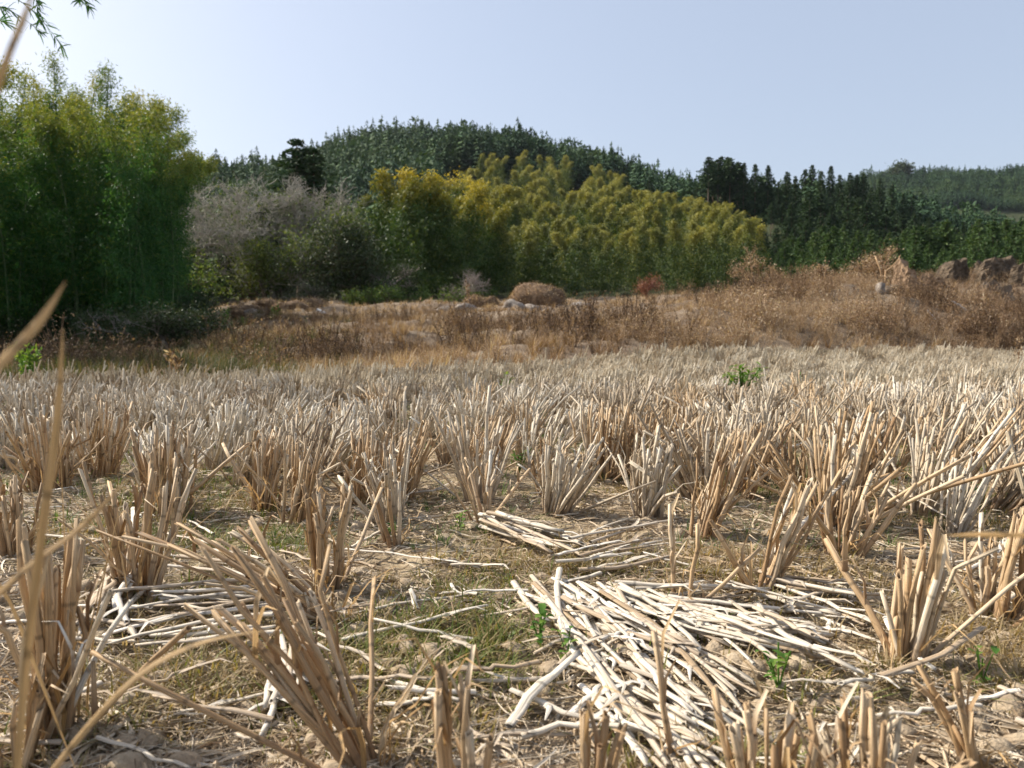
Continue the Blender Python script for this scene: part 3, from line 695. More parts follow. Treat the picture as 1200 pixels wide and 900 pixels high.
weed(1140, 605, .07, 5, 'small green weed between the clumps on the right', .4)
weed(590, 470, .2, 8, 'pale green weed in the far centre rows', .3)
# ------------------------------------------------------------------ near blades
def near_blade(pts, w, label, g='blurred dry grass blades close to the camera', name='dry_grass_blade'):
    P = np.array([at(a, b, Y)[:] for a, b, Y in pts])
    t = np.linspace(0, 1, len(P)); tt = np.linspace(0, 1, 14)
    Q = np.stack([np.interp(tt, t, P[:, i]) for i in range(3)], 1)
    for _ in range(3): Q[1:-1] = (Q[:-2] + Q[1:-1] * 2 + Q[2:]) / 4
    mb = MB(); ww = w * np.clip(np.minimum(tt * 6 + .5, (1 - tt) * 3 + .12), 0, 1)
    mid = Q[0].copy(); ribbon(mb, Q - mid, ww, (1, -.5, 0), (U(.2, .9), 0, 0), .35)
    o = mb.build(name, M_blade, None, True, mid.tolist()); tag(o, label, 'grass blade', g)
near_blade([(-170, 560, .26), (-60, 480, .27), (40, 378, .28), (76, 330, .285)], .0058, 'blurred tan blade rising diagonally across the dark bamboo at far left')
near_blade([(10, 980, .40), (22, 800, .38), (45, 610, .36), (64, 480, .35), (73, 385, .345)], .0066, 'tall blurred tan blade standing upright near the left edge')
near_blade([(50, 915, .42), (100, 850, .42), (165, 780, .43), (240, 745, .44), (320, 738, .46)], .0046, 'blurred tan blade curving right over the lower left straws')
near_blade([(-30, 720, .36), (30, 660, .37), (90, 620, .38), (150, 560, .39)], .0052, 'blurred broad blade crossing diagonally left of the first clump')
near_blade([(5, 960, .5), (25, 860, .5), (18, 760, .5), (45, 690, .5), (60, 640, .5)], .005, 'orange brown blade rising from the bottom left corner')
near_blade([(-40, 640, .6), (10, 690, .6), (40, 770, .6), (90, 905, .62)], .005, 'orange blade drooping down to the right at the lower left')
near_blade([(1320, 632, .42), (1230, 631, .42), (1150, 629, .42), (1112, 628, .42)], .0062, 'blurred horizontal blade entering from the right edge')
near_blade([(-14, 120, .26), (8, 55, .26), (40, -15, .27)], .004, 'faint blurred blade tip at the top left corner')
for k, (x0, y0, x1, y1) in enumerate([(60, 860, 35, 560), (90, 860, 130, 640), (75, 860, 5, 700), (100, 850, 150, 560), (150, 720, 115, 560), (160, 710, 205, 520), (175, 715, 250, 560), (55, 880, -20, 760), (150, 705, 60, 560), (80, 850, 70, 520)]):
    b = gp(x0, y0); Yb = b.y; dx = (x1 - x0)
    P = np.array([at(x0 + dx * s ** 1.5, y0 + (y1 - y0) * s ** .9, Yb)[:] for s in np.linspace(0, 1, 9)]); mid = P[0].copy()
    mb = MB(); ribbon(mb, P - mid, np.linspace(.0042, .0006, 9), (1, -.3, 0), (U(.1, .8), 0, 0), .3)
    o = mb.build('dry_grass_blade', M_blade, None, True, mid.tolist())
    tag(o, 'thin orange tan grass blade growing out of the lower left stubble clumps', 'grass blade', 'thin blades in the left clumps')

# ------------------------------------------------------------------ brown brush on the bank
def brush_templates(kind):
    out = []
    for k in range(9):
        m = MB()
        if kind == 'weed':
            for s in range(6):
                a = U(0, 6.28); ln = U(.1, .7); h = U(.5, 1); t = np.linspace(0, 1, 4); c, q = math.cos(a), math.sin(a)
                P = np.stack([c * ln * h * t, q * ln * h * t, h * t], 1); tube(m, P[[0, 3]], .006, 3, (rng.random() * .5, 0, 0), cap=False)
                for f in range(20):
                    u = U(.15, 1); p = np.array([c * ln * h * u, q * ln * h * u, h * u]) + rng.normal(0, .07, 3); d = rng.normal(0, 1, 3); d /= np.linalg.norm(d); e = np.cross(d, rng.normal(0, 1, 3)); e /= np.linalg.norm(e)
                    L = U(.016, .04); m.add([p - d * L, p + e * L * .45, p + d * L, p - e * L * .45], [[0, 1, 2, 3]], (rng.random(), u, 0))
        else:
            for s in range(26):
                a = U(0, 6.28); ln = U(.1, 1.1); h = U(.4, 1) * .6; c, q = math.cos(a), math.sin(a); w = .008
                t = np.array([0, .55, 1.]); r_ = .05 + ln * h * t ** 1.5
                P = np.stack([c * r_, q * r_, h * t - ln * .25 * h * t * t], 1)
                V = []
                for i in range(3): ww = w * (1, .8, .15)[i]; V += [P[i] + [-q * ww, c * ww, 0], P[i] - [-q * ww, c * ww, 0]]
                m.add(V, [[0, 1, 3, 2], [2, 3, 5, 4]], (rng.random(), .5, 0))
        out.append(as_template(m))
    return out
TW = brush_templates('weed'); TG = brush_templates('grass')
n = 14000; px = U(-80, 1280, n); e = edgeY(px); f = rng.random(n); y = e + .25 + (f ** 1.35) * (40 - e); x = (px - 600) / FPX * y
pat = fbm(x * .35, y * .35, 120); crest = np.clip((px - 700) / 350, 0, 1)
keep = (pat + rng.random(n) * .35 + crest * .25 - np.clip((y - 18) / 20, 0, .35) * np.clip((950 - px) / 200, 0, 1) > .58) & ~((px < 200) & (y > 20))
x, y, px, pat = x[keep], y[keep], px[keep], pat[keep]; n = len(x)
P = np.stack([x, y, T(x, y) - .02], 1)
sz = U(.18, .8, n) * (.75 + .5 * np.clip((px - 650) / 400, 0, 1)) * np.clip(.4 + (y - edgeY(px)) * .35, .5, 1)
cn = np.clip((fbm(x * .9, y * .9, 177) - .36) / .28, 0, 1); sz = np.minimum(sz * (.5 + .8 * cn * cn), .75); sz = np.where((px > 1040) & (y > 19.5) & (y < 25), sz * .75, sz)
hue = np.clip(.12 - cn * .28 + fbm(x * .5, y * .5, 140) * 2.4 - .72 + rng.normal(0, .26, n) + np.clip((px - 500) / 2600, -.15, .2), 0, 1)
tag(tile(TW, P, U(0, 6.28, n), sz, None, hue).build('dry_brush', M_brush), 'tangled brown dead weeds covering the bank behind the field', 'dry brush', None, 'stuff')
n = 13000; px = U(-80, 1280, n); e = edgeY(px); y = e + .1 + (rng.random(n) ** 1.1) * (56 - e); x = (px - 600) / FPX * y
keep = ~((px < 215) & (y > 12)) & ~((y - e < 8) & (rng.random(n) < .3)); x, y, px = x[keep], y[keep], px[keep]; n = len(x)
P = np.stack([x, y, T(x, y) - .02], 1)
hue = np.clip(.58 + fbm(x * .6, y * .25, 150) * 1.6 - .7 + np.clip((y - 20) / 60, 0, .2) + rng.normal(0, .12, n), 0, 1)
tag(tile(TG, P, U(0, 6.28, n), U(.25, .6, n), None, hue).build('dry_grass', M_brush), 'pale dry grass on the terraces between field and trees', 'dry grass', None, 'stuff')
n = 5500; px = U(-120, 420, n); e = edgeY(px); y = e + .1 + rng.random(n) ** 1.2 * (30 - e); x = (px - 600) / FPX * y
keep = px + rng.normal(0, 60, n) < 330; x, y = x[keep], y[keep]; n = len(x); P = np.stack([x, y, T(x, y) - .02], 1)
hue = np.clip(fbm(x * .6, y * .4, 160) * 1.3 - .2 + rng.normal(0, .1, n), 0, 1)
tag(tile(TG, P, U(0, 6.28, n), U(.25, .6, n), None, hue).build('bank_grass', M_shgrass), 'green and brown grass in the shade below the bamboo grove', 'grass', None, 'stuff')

# ------------------------------------------------------------------ trees
def leaf_cloud(m, cen, nrm, L, W, hgt):
    """vectorised diamonds: cen (n,3), nrm dir (n,3)"""
    n = len(cen); d = nrm / (np.linalg.norm(nrm, axis=1)[:, None] + 1e-9)
    e = np.cross(d, rng.normal(0, 1, (n, 3))); e /= (np.linalg.norm(e, axis=1)[:, None] + 1e-9)
    L = np.broadcast_to(L, (n,))[:, None]; W = np.broadcast_to(W, (n,))[:, None]
    V = np.stack([cen, cen + d * L * .45 + e * W * .5, cen + d * L, cen + d * L * .45 - e * W * .5], 1).reshape(-1, 3)
    F = np.arange(n * 4).reshape(n, 4); c = np.stack([rng.random(n), hgt, np.zeros(n)], 1)
    m.add(V, F, np.repeat(c, 4, 0))
def bamboo_proto(name, Hh, leaves, Ll, Lw, leafmat, droop=.25, z0=.3, spread=1.0, rc=.045, tight=.9, raw=False):
    """culm arches along +x; unit built at real height Hh"""
    t = np.linspace(0, 1, 12); P = np.stack([droop * Hh * t ** 3.2, 0 * t + .02 * Hh * np.sin(t * 4), Hh * (t - .12 * droop * 2 * t ** 6)], 1)
    mc = MB(); tube(mc, P, rc * (1 - .85 * t) + .004, 6)
    nb = 64; ml = MB(); mbz = MB(); per = leaves // nb
    for k in range(nb):
        u = z0 + (1 - z0) * ((k + .5) / nb) ** .85; base = np.array([np.interp(u, t, P[:, i]) for i in range(3)])
        a = U(0, 6.28); env = spread * (1 - .86 * ((u - z0) / (1 - z0)) ** 1.3) * U(.5, 1.15) * (.55 + .45 * min(1, (u - z0) * 6)); bl = Hh * .17 * env
        d = np.array([math.cos(a), math.sin(a), U(.25, .8)]); d /= np.linalg.norm(d)
        s = np.linspace(0, 1, 5); B = base + d * bl * s[:, None] + np.array([0, 0, -bl * .35]) * (s ** 2)[:, None]
        tube(mbz, B[[0, 2, 4]], [.008, .005, .002], 3, cap=False)
        # leaves in small drooping tufts along the branch
        nt = 7; w = rng.random(nt) ** .6; cen = []
        for q in w:
            c = B[0] + (np.array([np.interp(q, s, B[:, i]) for i in range(3)]) - B[0]); cc = c + rng.normal(0, bl * .10, 3)
            cen.append(cc + rng.normal(0, Ll * tight, (max(1, per // nt), 3)))
        cen = np.concatenate(cen); nd = rng.normal(0, .7, cen.shape) + np.array([d[0] * .5, d[1] * .5, -.5])
        leaf_cloud(ml, cen, nd, Ll * rng.uniform(.6, 1.2, len(cen)), Lw, np.clip(cen[:, 2] / Hh + rng.normal(0, .05, len(cen)), 0, 1))
    if raw: return as_template(ml)
    return (mc.mesh('culm', M_culm, True), mbz.mesh('branches', M_culm), ml.mesh('foliage', leafmat))
def put_tree(meshes, names, x, y, rz, s, label, cat, group, name, z=None, sc3=None, tiltv=None):
    e = empty(name, (x, y, (Tz(x, y) if z is None else z) - .05), rz, label, cat, group)
    e.scale = sc3 if sc3 else (s, s, s)
    if tiltv: e.rotation_euler = (tiltv[0], tiltv[1], rz)
    first = None
    for me, nm in zip(meshes, names):
        ob = link(bpy.data.objects.new(nm, me), first if nm == 'branches' else e); first = first or ob
    return e
BN = ('culm', 'branches', 'foliage')
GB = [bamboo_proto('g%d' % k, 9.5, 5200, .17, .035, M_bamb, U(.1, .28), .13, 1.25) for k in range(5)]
for k in range(104):
    row = k / 104; yb = 24.5 + rng.random() * 9 if k < 84 else U(33, 46); px = U(-90, 190) if k % 3 else U(110, 196)
    top = np.interp(px, [-90, 0, 60, 130, 165, 215], [75, 82, 95, 78, 118, 150]) + 26 + abs(rng.normal(0, 34))
    x = (px - 600) / FPX * yb; zb = Tz(x, yb); hh = (H + yb * (HY - top) / FPX - zb)
    fr = yb < 28
    lab = ('bamboo culm with green foliage at the %s of the left grove' % (('front left' if px < 70 else 'front centre' if px < 140 else 'front right edge') if fr else ('back left' if px < 70 else 'back centre' if px < 140 else 'back right edge')))
    put_tree(GB[rng.integers(0, 5)], BN, x, yb, U(0, 6.28), hh / 9.3, lab, 'bamboo', 'bamboo of the left grove', 'bamboo')
GP = [bamboo_proto('n%d' % k, 9.5, 3000, .17, .032, M_bamb, U(.04, .12), .3, .75, tight=.8) for k in range(3)]
for px, top, lab in [(22, 84, 'tall narrow bamboo plume at the far left of the grove skyline'), (48, 104, 'slim bamboo plume second from left on the grove skyline'), (72, 78, 'tallest plume of the left pair on the grove skyline'), (100, 96, 'lower plume in the dip of the grove skyline'), (132, 74, 'highest slender bamboo plume standing free against the sky'), (152, 106, 'bamboo plume just right of the highest one'), (180, 122, 'bamboo plume on the falling right side of the grove'), (200, 150, 'thin outermost bamboo plume at the right edge of the grove'), (206, 200, 'short bamboo plume lowest at the right edge of the grove')]:
    yb = U(26, 30); x = (px - 600) / FPX * yb; zb = Tz(x, yb)
    put_tree(GP[rng.integers(0, 3)], BN, x, yb, U(0, 6.28), (H + yb * (HY - top) / FPX - zb) / 9.4, lab, 'bamboo', 'bamboo of the left grove', 'bamboo')
for k in range(27):   # the grove goes on out of the frame along the left side of the field
    yb = U(17, 24); px = U(-260, -100) if yb < 21 else U(-200, -50); x = (px - 600) / FPX * yb
    put_tree(GB[rng.integers(0, 5)], BN, x, yb, U(0, 6.28), U(.85, 1.05), 'bamboo culm of the left grove standing nearest the camera at the left edge', 'bamboo', 'bamboo of the left grove', 'bamboo')
for k in range(12):  # out of frame, added and kept low to cast shade on the grass bank
    yb = U(10.5, 15); px = U(-240, -120); x = (px - 600) / FPX * yb
    put_tree(GB[rng.integers(0, 5)], BN, x, yb, U(0, 6.28), U(.5, .62), 'unseen low bamboo added left of the frame to shade the grass bank', 'bamboo', 'low bamboo added out of frame for shade', 'bamboo')
# overhanging bamboo beside the camera's left, its drooping spray enters the top left corner
def overhang():
    bx, by = -5.7, 6.3; e = empty('overhanging_bamboo', (bx, by, 0), 0, 'leafy bamboo spray hanging into the top left corner of the sky', 'bamboo')
    mc = MB(); ml = MB(); mbr = MB()
    tip = at(70, 8, 6.2) - Vector((bx, by, 0)); t = np.linspace(0, 1, 14)
    P = np.stack([tip.x * t ** 2.6, tip.y * t ** 2, 3.9 * np.sin(t * 2.05) / math.sin(1.62)], 1); P[:, 2] = np.interp(t, [0, .3, .6, .85, 1], [0, 2.0, 3.7, 3.9, tip.z + .35])
    tube(mc, P, .03 * (1 - .85 * t) + .003, 7)
    def spray(b, d, L, n):
        d = d / np.linalg.norm(d); s = np.linspace(0, 1, 6); B = b + d * L * s[:, None] + np.array([0, 0, -L * .55]) * (s ** 2)[:, None]
        tube(mbr, B, np.linspace(.004, .001, 6), 4)
        for k in range(n):
            q = U(.15, 1); c = np.array([np.interp(q, s, B[:, i]) for i in range(3)]); dd = d * .8 + rng.normal(0, .55, 3) + [0, 0, -.55]; dd /= np.linalg.norm(dd)
            l = U(.07, .12); sd = np.cross(dd, rng.normal(0, 1, 3)); W = .013
            ribbon(ml, [c, c + dd * l * .3, c + dd * l * .7, c + dd * l + [0, 0, -l * .1]], [W * .3, W, W * .7, W * .05], sd, (rng.random(), .3, 0), .2)
    for (px, py, L, n) in [(-20, 5, .45, 34), (15, -4, .35, 34), (40, -6, .32, 30), (70, -8, .30, 30), (88, 2, .26, 26), (-30, 20, .3, 22), (60, -25, .4, 24), (20, -30, .5, 30)]:
        a = at(px, py, 6.2) - Vector((bx, by, 0)); spray(np.array(a[:]), np.array([U(.1, .8), U(-.2, .2), U(-.2, .15)]), L * 1.05, n)
    for k in range(150):
        q = U(.35, 1); b = np.array([np.interp(q, t, P[:, i]) for i in range(3)]); a = U(0, 6.28); 
        d = np.array([math.cos(a), math.sin(a), U(-.1, .9)]);
        if q > .8: d[2] = abs(d[2]) + .1
        d[0] = -abs(d[0]) if q > .8 else d[0]
        spray(b, d, U(.4, .8), 16)
    cu = mc.build('culm', M_culm, e, True); mbr.build('branches', M_culm, cu); ml.build('foliage', M_bamb, e)
overhang()

# hillside bamboo
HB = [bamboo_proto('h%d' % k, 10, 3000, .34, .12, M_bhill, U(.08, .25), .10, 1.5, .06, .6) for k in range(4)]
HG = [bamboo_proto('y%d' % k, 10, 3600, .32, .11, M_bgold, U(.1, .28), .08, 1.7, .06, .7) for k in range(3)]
def hillside(n, px0, px1, y0, y1, hh, protos, lab, grp, name='bamboo', topcap=None, mass=False):
    got = []; tries = 0; hs = []
    while len(got) < n and tries < n * 60:
        tries += 1; yb = y0 * (y1 / y0) ** rng.random(); px = U(px0, px1); x = (px - 600) / FPX * yb
        if any((x - a) ** 2 + (yb - b) ** 2 < (1.5 + yb * .006) ** 2 for a, b in got): continue
        h = U(*hh); zb = Tz(x, yb)
        if topcap is not None:
            ty = HY - (zb + h - H) / yb * FPX; cap = np.interp(px, *topcap)
            if ty < cap: h = max(hh[0] * .55, h - (cap - ty) / FPX * yb)
            if HY - (zb + h - H) / yb * FPX < cap - 12: continue
        got.append((x, yb)); hs.append(h)
        if not mass: put_tree(protos[rng.integers(0, len(protos))], BN if protos in (HB, HG) else ('trunk', 'crown'), x, yb, U(0, 6.28), h / 10, lab, grp[0], grp[1], name)
    if mass:
        x = np.array([g[0] for g in got]); y = np.array([g[1] for g in got]); h = np.array(hs) / 10; n = len(x)
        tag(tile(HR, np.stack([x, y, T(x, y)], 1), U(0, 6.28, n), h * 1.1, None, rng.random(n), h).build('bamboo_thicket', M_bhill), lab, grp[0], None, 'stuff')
    return got
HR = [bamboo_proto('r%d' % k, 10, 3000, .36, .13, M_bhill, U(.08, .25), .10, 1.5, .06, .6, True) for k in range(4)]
cap = ([400, 440, 520, 545, 600, 640, 700, 760, 830, 880, 900], [205, 185, 190, 172, 188, 185, 205, 222, 238, 258, 290])
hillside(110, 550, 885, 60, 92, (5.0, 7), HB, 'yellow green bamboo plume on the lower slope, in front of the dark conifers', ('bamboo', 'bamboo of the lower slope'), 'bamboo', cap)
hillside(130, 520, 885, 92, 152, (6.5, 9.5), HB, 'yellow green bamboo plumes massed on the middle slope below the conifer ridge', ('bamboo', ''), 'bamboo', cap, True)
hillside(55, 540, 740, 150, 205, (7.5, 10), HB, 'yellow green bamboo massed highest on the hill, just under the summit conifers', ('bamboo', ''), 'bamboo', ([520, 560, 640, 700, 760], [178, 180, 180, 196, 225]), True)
hillside(14, 440, 570, 57, 66, (8.5, 10.5), HG, 'dark green golden topped bamboo in the thick clump left of centre', ('bamboo', 'golden topped bamboo clump'), 'bamboo', ([430, 470, 520, 570], [205, 185, 200, 240]))
hillside(22, 420, 600, 80, 130, (8, 11), HG, 'golden topped bamboo rising behind the thick dark clump', ('bamboo', 'golden bamboo behind the thick clump'), 'bamboo', ([420, 470, 545, 600], [195, 180, 172, 195]))

# conifers
def conifer_proto(Hh, Rr, z0, levels, mat, name, sprays=7, droop=.25, L=.55, W=.22, trunk_r=.13, irregular=.25):
    mt = MB(); t = np.linspace(0, 1, 6); tube(mt, np.stack([.04 * np.sin(t * 5), 0 * t, Hh * t], 1), trunk_r * (1 - .9 * t) + .01, 6)
    m = MB()
    for lv in range(levels):
        u = (lv + rng.random() * .8) / levels; z = Hh * (z0 + (1 - z0) * u); rad = Rr * (1 - u) ** .8 * min(1, .35 + u * 4) + .12
        nb = int(rng.integers(4, 7)); a0 = U(0, 6.28)
        for b in range(nb):
            a = a0 + b * 6.283 / nb + rng.normal(0, .2); r = rad * (1 + rng.normal(0, irregular)); r = max(r, .1)
            s = (np.arange(sprays) + .8) / sprays * r; c, q = math.cos(a), math.sin(a)
            cen = np.stack([c * s, q * s, z + s * .12 - droop * s * s / max(r, .3)], 1) + rng.normal(0, .05, (sprays, 3))
            side = np.where(np.arange(sprays) % 2, 1, -1)[:, None] * np.array([-q, c, 0]) * .8
            for rep in range(2):
                d = np.array([c, q, -.25]) * .9 + side * (1 if rep else -.6) + rng.normal(0, .25, (sprays, 3))
                leaf_cloud(m, cen, d, L * rng.uniform(.6, 1.1, sprays) * min(1, .22 + r * .6), W, np.full(sprays, u))
    return (mt.mesh('trunk', M_bark, True), m.mesh('crown', mat))
CF = [conifer_proto(10, 1.9, .12, 34, M_con, 'c', 8) for k in range(4)]            # full conifers
CP = [conifer_proto(10, 1.5, U(.42, .58), 24, M_con, 'p', 7, L=.5, irregular=.4) for k in range(4)]   # bare trunk pines
CY = [conifer_proto(10, 3.0, .04, 36, M_young, 'y', 12, L=.55, W=.17) for k in range(4)]   # young broad ones (scaled down)
TN = ('trunk', 'crown')
# mid left dark conifers behind the mounds
for k in range(20):
    yb = U(57, 66); px = U(198, 330); x = (px - 600) / FPX * yb; top = np.interp(px, [198, 240, 290, 330], [255, 228, 235, 240]) + abs(rng.normal(0, 14)); zb = Tz(x, yb)
    h = H + yb * (HY - top) / FPX - zb
    put_tree(CP[rng.integers(0, 4)] if k % 2 else CF[rng.integers(0, 4)], TN, x, yb, U(0, 6.28), h / 10, 'dark conifer with bare lower trunk behind the mounds, right of the bamboo grove', 'conifer', 'dark conifers right of the bamboo grove', 'conifer_tree', sc3=(h / 10 * 1.25, h / 10 * 1.25, h / 10))
# tall fir above the grey tree
for px, top, lab in [(352, 166, 'tall dark conifer rising above the grey bare tree'), (371, 176, 'slightly lower conifer directly right of the tall one above the grey tree')]:
    yb = 66; x = (px - 600) / FPX * yb; zb = Tz(x, yb); h = H + yb * (HY - top) / FPX - zb
    put_tree(CP[1], TN, x, yb, 1, h / 10, lab, 'conifer', None, 'conifer_tree', sc3=(h / 10 * 1.35, h / 10 * 1.2, h / 10))
# pines of the right ridge
def ridge(n, pts, y0, y1, jit, protos, lab, grp, wide=1.0, hmin=5):
    xs = [p[0] for p in pts]; ts = [p[1] for p in pts]
    for k in range(n):
        yb = U(y0, y1); px = xs[0] + (xs[-1] - xs[0]) * (k + rng.random()) / n; x = (px - 600) / FPX * yb; zb = Tz(x, yb)
        top = np.interp(px, xs, ts) + abs(rng.normal(0, jit)); h = max(hmin, H + yb * (HY - top) / FPX - zb)
        put_tree(protos[rng.integers(0, len(protos))], TN, x, yb, U(0, 6.28), h / 10, lab, 'conifer', grp, 'conifer_tree', sc3=(h / 10 * wide, h / 10 * wide, h / 10))
ridge(8, [(822, 186), (852, 186), (868, 192)], 148, 156, 5, CP, 'tall bare-trunked pine in the group standing highest on the right ridge', 'pines at the left end of the right ridge', 1.15)
ridge(3, [(868, 192), (886, 194), (900, 196)], 148, 152, 2, CF, 'narrow dark spire-shaped conifer against the sky on the right ridge', 'spire-shaped conifers on the right ridge', .9)
ridge(30, [(790, 222), (860, 205), (905, 208), (920, 195), (960, 194), (1000, 198), (1030, 208), (1060, 228), (1085, 248)], 145, 160, 9, CF, 'dark conifer along the crest of the right ridge', 'conifers along the right ridge crest', .9)
ridge(34, [(890, 240), (960, 222), (1020, 225), (1085, 262)], 122, 145, 12, CF + CP, 'dark conifer on the near face of the right ridge', 'conifers on the near face of the right ridge', 1.3)
ridge(22, [(870, 275), (960, 250), (1040, 262), (1100, 275)], 104, 122, 10, CF, 'dark conifer low on the right ridge above the young trees', 'conifers low on the right ridge', 1.3)
ridge(12, [(700, 200), (760, 212), (800, 222), (840, 240)], 160, 185, 6, CF, 'dark conifer behind the hillside bamboo, right of the summit', 'conifers behind the hillside bamboo', 1.3)
# young conifers in front
ridge(52, [(900, 285), (960, 262), (1040, 268), (1100, 258), (1240, 252)], 84, 104, 8, CY, 'young green conifer in the back rows of the plantation at right', 'young conifers of the plantation', 1.0, 4)
ridge(40, [(895, 300), (960, 285), (1050, 285), (1240, 278)], 68, 84, 8, CY, 'young green conifer in the front rows of the plantation at right', 'young conifers of the plantation', .95, 3)

# far forest masses: low detail
def low_conifer(k):
    m = MB(); tube(m, [[0, 0, 0], [0, 0, .95]], [.018, .004], 3, (.2, 0, 0), cap=False)
    for lv in range(13):
        u = (lv + U(0, .7)) / 13; z = .12 + .88 * u; r = .2 * (1 - u) ** .75 + .015
        for b in range(4):
            a = U(0, 6.28); c, q = math.cos(a), math.sin(a); rr = r * U(.7, 1.25)
            p = np.array([[0, 0, z + .03], [c * rr - q * rr * .35, q * rr + c * rr * .35, z - .05], [c * rr * 1.15, q * rr * 1.15, z - .03], [c * rr + q * rr * .35, q * rr - c * rr * .35, z - .06]])
            m.add(p, [[0, 1, 2, 3]], (rng.random(), u, 0))
    return as_template(m)
def low_round(k):
    m = MB(); tube(m, [[0, 0, 0], [0, 0, .7]], [.02, .008], 3, (.2, 0, 0), cap=False)
    n = 150; d = rng.normal(0, 1, (n, 3)); d /= np.linalg.norm(d, axis=1)[:, None]; c = d * np.array([.27, .27, .3]) * U(.6, 1, n)[:, None] + [0, 0, .6]
    leaf_cloud(m, c, d + rng.normal(0, .5, (n, 3)), .085, .06, np.clip(c[:, 2], 0, 1)); m.C[-1] = m.C[-1] * [.5, 1, 1] + [.5, 0, 0]; return as_template(m)
LC = [low_conifer(k) for k in range(8)] + [low_round(0)]
def forest(name, n, px0, px1, y0, y1, h0, h1, lab, keepf=None):
    yb = np.sqrt(U(y0 ** 2, y1 ** 2, n)); px = U(px0, px1, n); x = (px - 600) / FPX * yb
    if keepf is not None: k = keepf(px, yb); x, yb = x[k], yb[k]
    n = len(x); P = np.stack([x, yb, T(x, yb) - .2], 1); h = U(h0, h1, n) * (1 + .6 * (vnoise(x * .07, yb * .07, 5) - .5)) * U(.75, 1.1, n)
    tag(tile(LC, P, U(0, 6.28, n), h * U(.8, 1.15, n), None, np.clip(vnoise(x * .035, yb * .035, 8) * 1.1 - .15 + rng.random(n) * .3, 0, 1), h).build(name, M_conb), lab, 'forest', None, 'stuff')
forest('hill_forest', 6800, 60, 960, 150, 312, 7.5, 11.5, 'blue green conifer forest covering the main hill up to its skyline', lambda px, y: ~((px > 520) & (px < 740) & (y < 205)) & ~((px >= 740) & (px < 800) & (y < 165)))
forest('far_forest', 5200, 960, 1330, 470, 640, 7, 11, 'hazy conifer forest on the distant hill at the far right')
ridge(30, [(1070, 268), (1120, 262), (1240, 255)], 104, 150, 8, CF, 'dark conifer behind the plantation at the far right', 'conifers behind the plantation', 1.3)
forest('valley_forest', 1700, 1030, 1340, 150, 300, 6, 9, 'conifers filling the valley behind the young plantation')
forest('slope_forest', 1500, -150, 560, 68, 152, 6, 9, 'dark trees on the lower slope behind the grey tree')

# broadleaf trees by recursive branching
def branching(mb, p, d, L, r, depth, tips, spread=.5, up=.15, kids=3):
    n = 4; P = [p]; dd = d.copy()
    for k in range(n - 1):
        dd = dd + rng.normal(0, .12, 3) + [0, 0, up * .15]; dd /= np.linalg.norm(dd); P.append(P[-1] + dd * L / (n - 1))
    P = np.array(P); tube(mb, P, np.linspace(r, r * .62, n), 6 if depth > 2 else 3, cap=False)
    if depth <= 3: tips.append(P[-1]); tips.append(P[-2])
    if depth == 0: return
    for k in range(kids + (depth > 3)):
        nd = dd + rng.normal(0, spread, 3) + [0, 0, up]; nd /= np.linalg.norm(nd)
        branching(mb, P[-1 - (k % 3)], nd, L * U(.62, .85), r * .6, depth - 1, tips, spread, up, kids)
def fatten(mt, tmin):
    if not tmin: return
    for i, V in enumerate(mt.V):
        k = 3 if len(V) % 3 == 0 and len(V) == 12 else 6; W = V.reshape(-1, k, 3); c = W.mean(1, keepdims=True); rr = np.linalg.norm(W - c, axis=2, keepdims=True)
        mt.V[i] = (c + (W - c) * np.maximum(1, tmin / np.maximum(rr, 1e-6))).reshape(-1, 3)
def broadleaf(name, px, Y, hgt, label, cat='tree', leafm=None, leaves=3000, lsize=.2, depth=5, spread=.55, trunkL=.28, kids=3, twig=M_twig, leaf_z=(0, 1), width=1.0, group=None, clump=.35, part=('trunk', 'crown'), tmin=0):
    x = (px - 600) / FPX * Y; e = empty(name, (x, Y, Tz(x, Y) - .05), 0, label, cat, group)
    mt = MB(); tips = []; branching(mt, np.zeros(3), np.array([0, 0, 1.]), 1 * trunkL, .018, depth, tips, spread, .12, kids)
    V = np.concatenate(mt.V); zmax = V[:, 2].max(); s = hgt / zmax
    for i in range(len(mt.V)): mt.V[i] = mt.V[i] * s * np.array([width, width, 1])
    tips = np.array(tips) * s * np.array([width, width, 1])
    fatten(mt, tmin)
    mt.build(part[0], twig, e)
    if leafm:
        zz = tips[:, 2] / hgt; k = (zz >= leaf_z[0]) & (zz <= leaf_z[1]); tp = tips[k]
        c = tp[rng.integers(0, len(tp), leaves)] + rng.normal(0, clump, (leaves, 3)); m = MB()
        leaf_cloud(m, c, rng.normal(0, 1, c.shape), lsize * U(.6, 1.2, leaves), lsize * .55, np.clip(c[:, 2] / hgt, 0, 1)); m.build(part[1], leafm, e)
    return e
broadleaf('bare_tree', 322, 57, 9.8, 'broad grey nearly leafless tree with a haze of fine twigs left of centre', leafm=M_green, leaves=3800, lsize=.2, leaf_z=(0, .8), depth=7, spread=.62, trunkL=.30, twig=M_btwig, width=1.2, tmin=.012, kids=3)
broadleaf('bare_tree', 400, 57, 9.8, 'second grey nearly leafless tree, its twigs touching the golden bamboo', leafm=M_green, leaves=3800, lsize=.2, leaf_z=(0, .8), depth=7, spread=.62, trunkL=.30, twig=M_btwig, width=1.1, tmin=.012, kids=3)
broadleaf('green_tree', 368, 51, 7.0, 'olive green leafy tree in front of the grey leafless trees', leafm=M_green, leaves=6500, lsize=.2, depth=5, spread=.6, twig=M_btwig, clump=.35, width=1.15)
broadleaf('green_tree', 415, 52, 5.8, 'dark green bushy tree right of the olive tree', leafm=M_dark, leaves=9000, lsize=.22, depth=5, spread=.6, twig=M_bark, clump=.5, width=1.1)
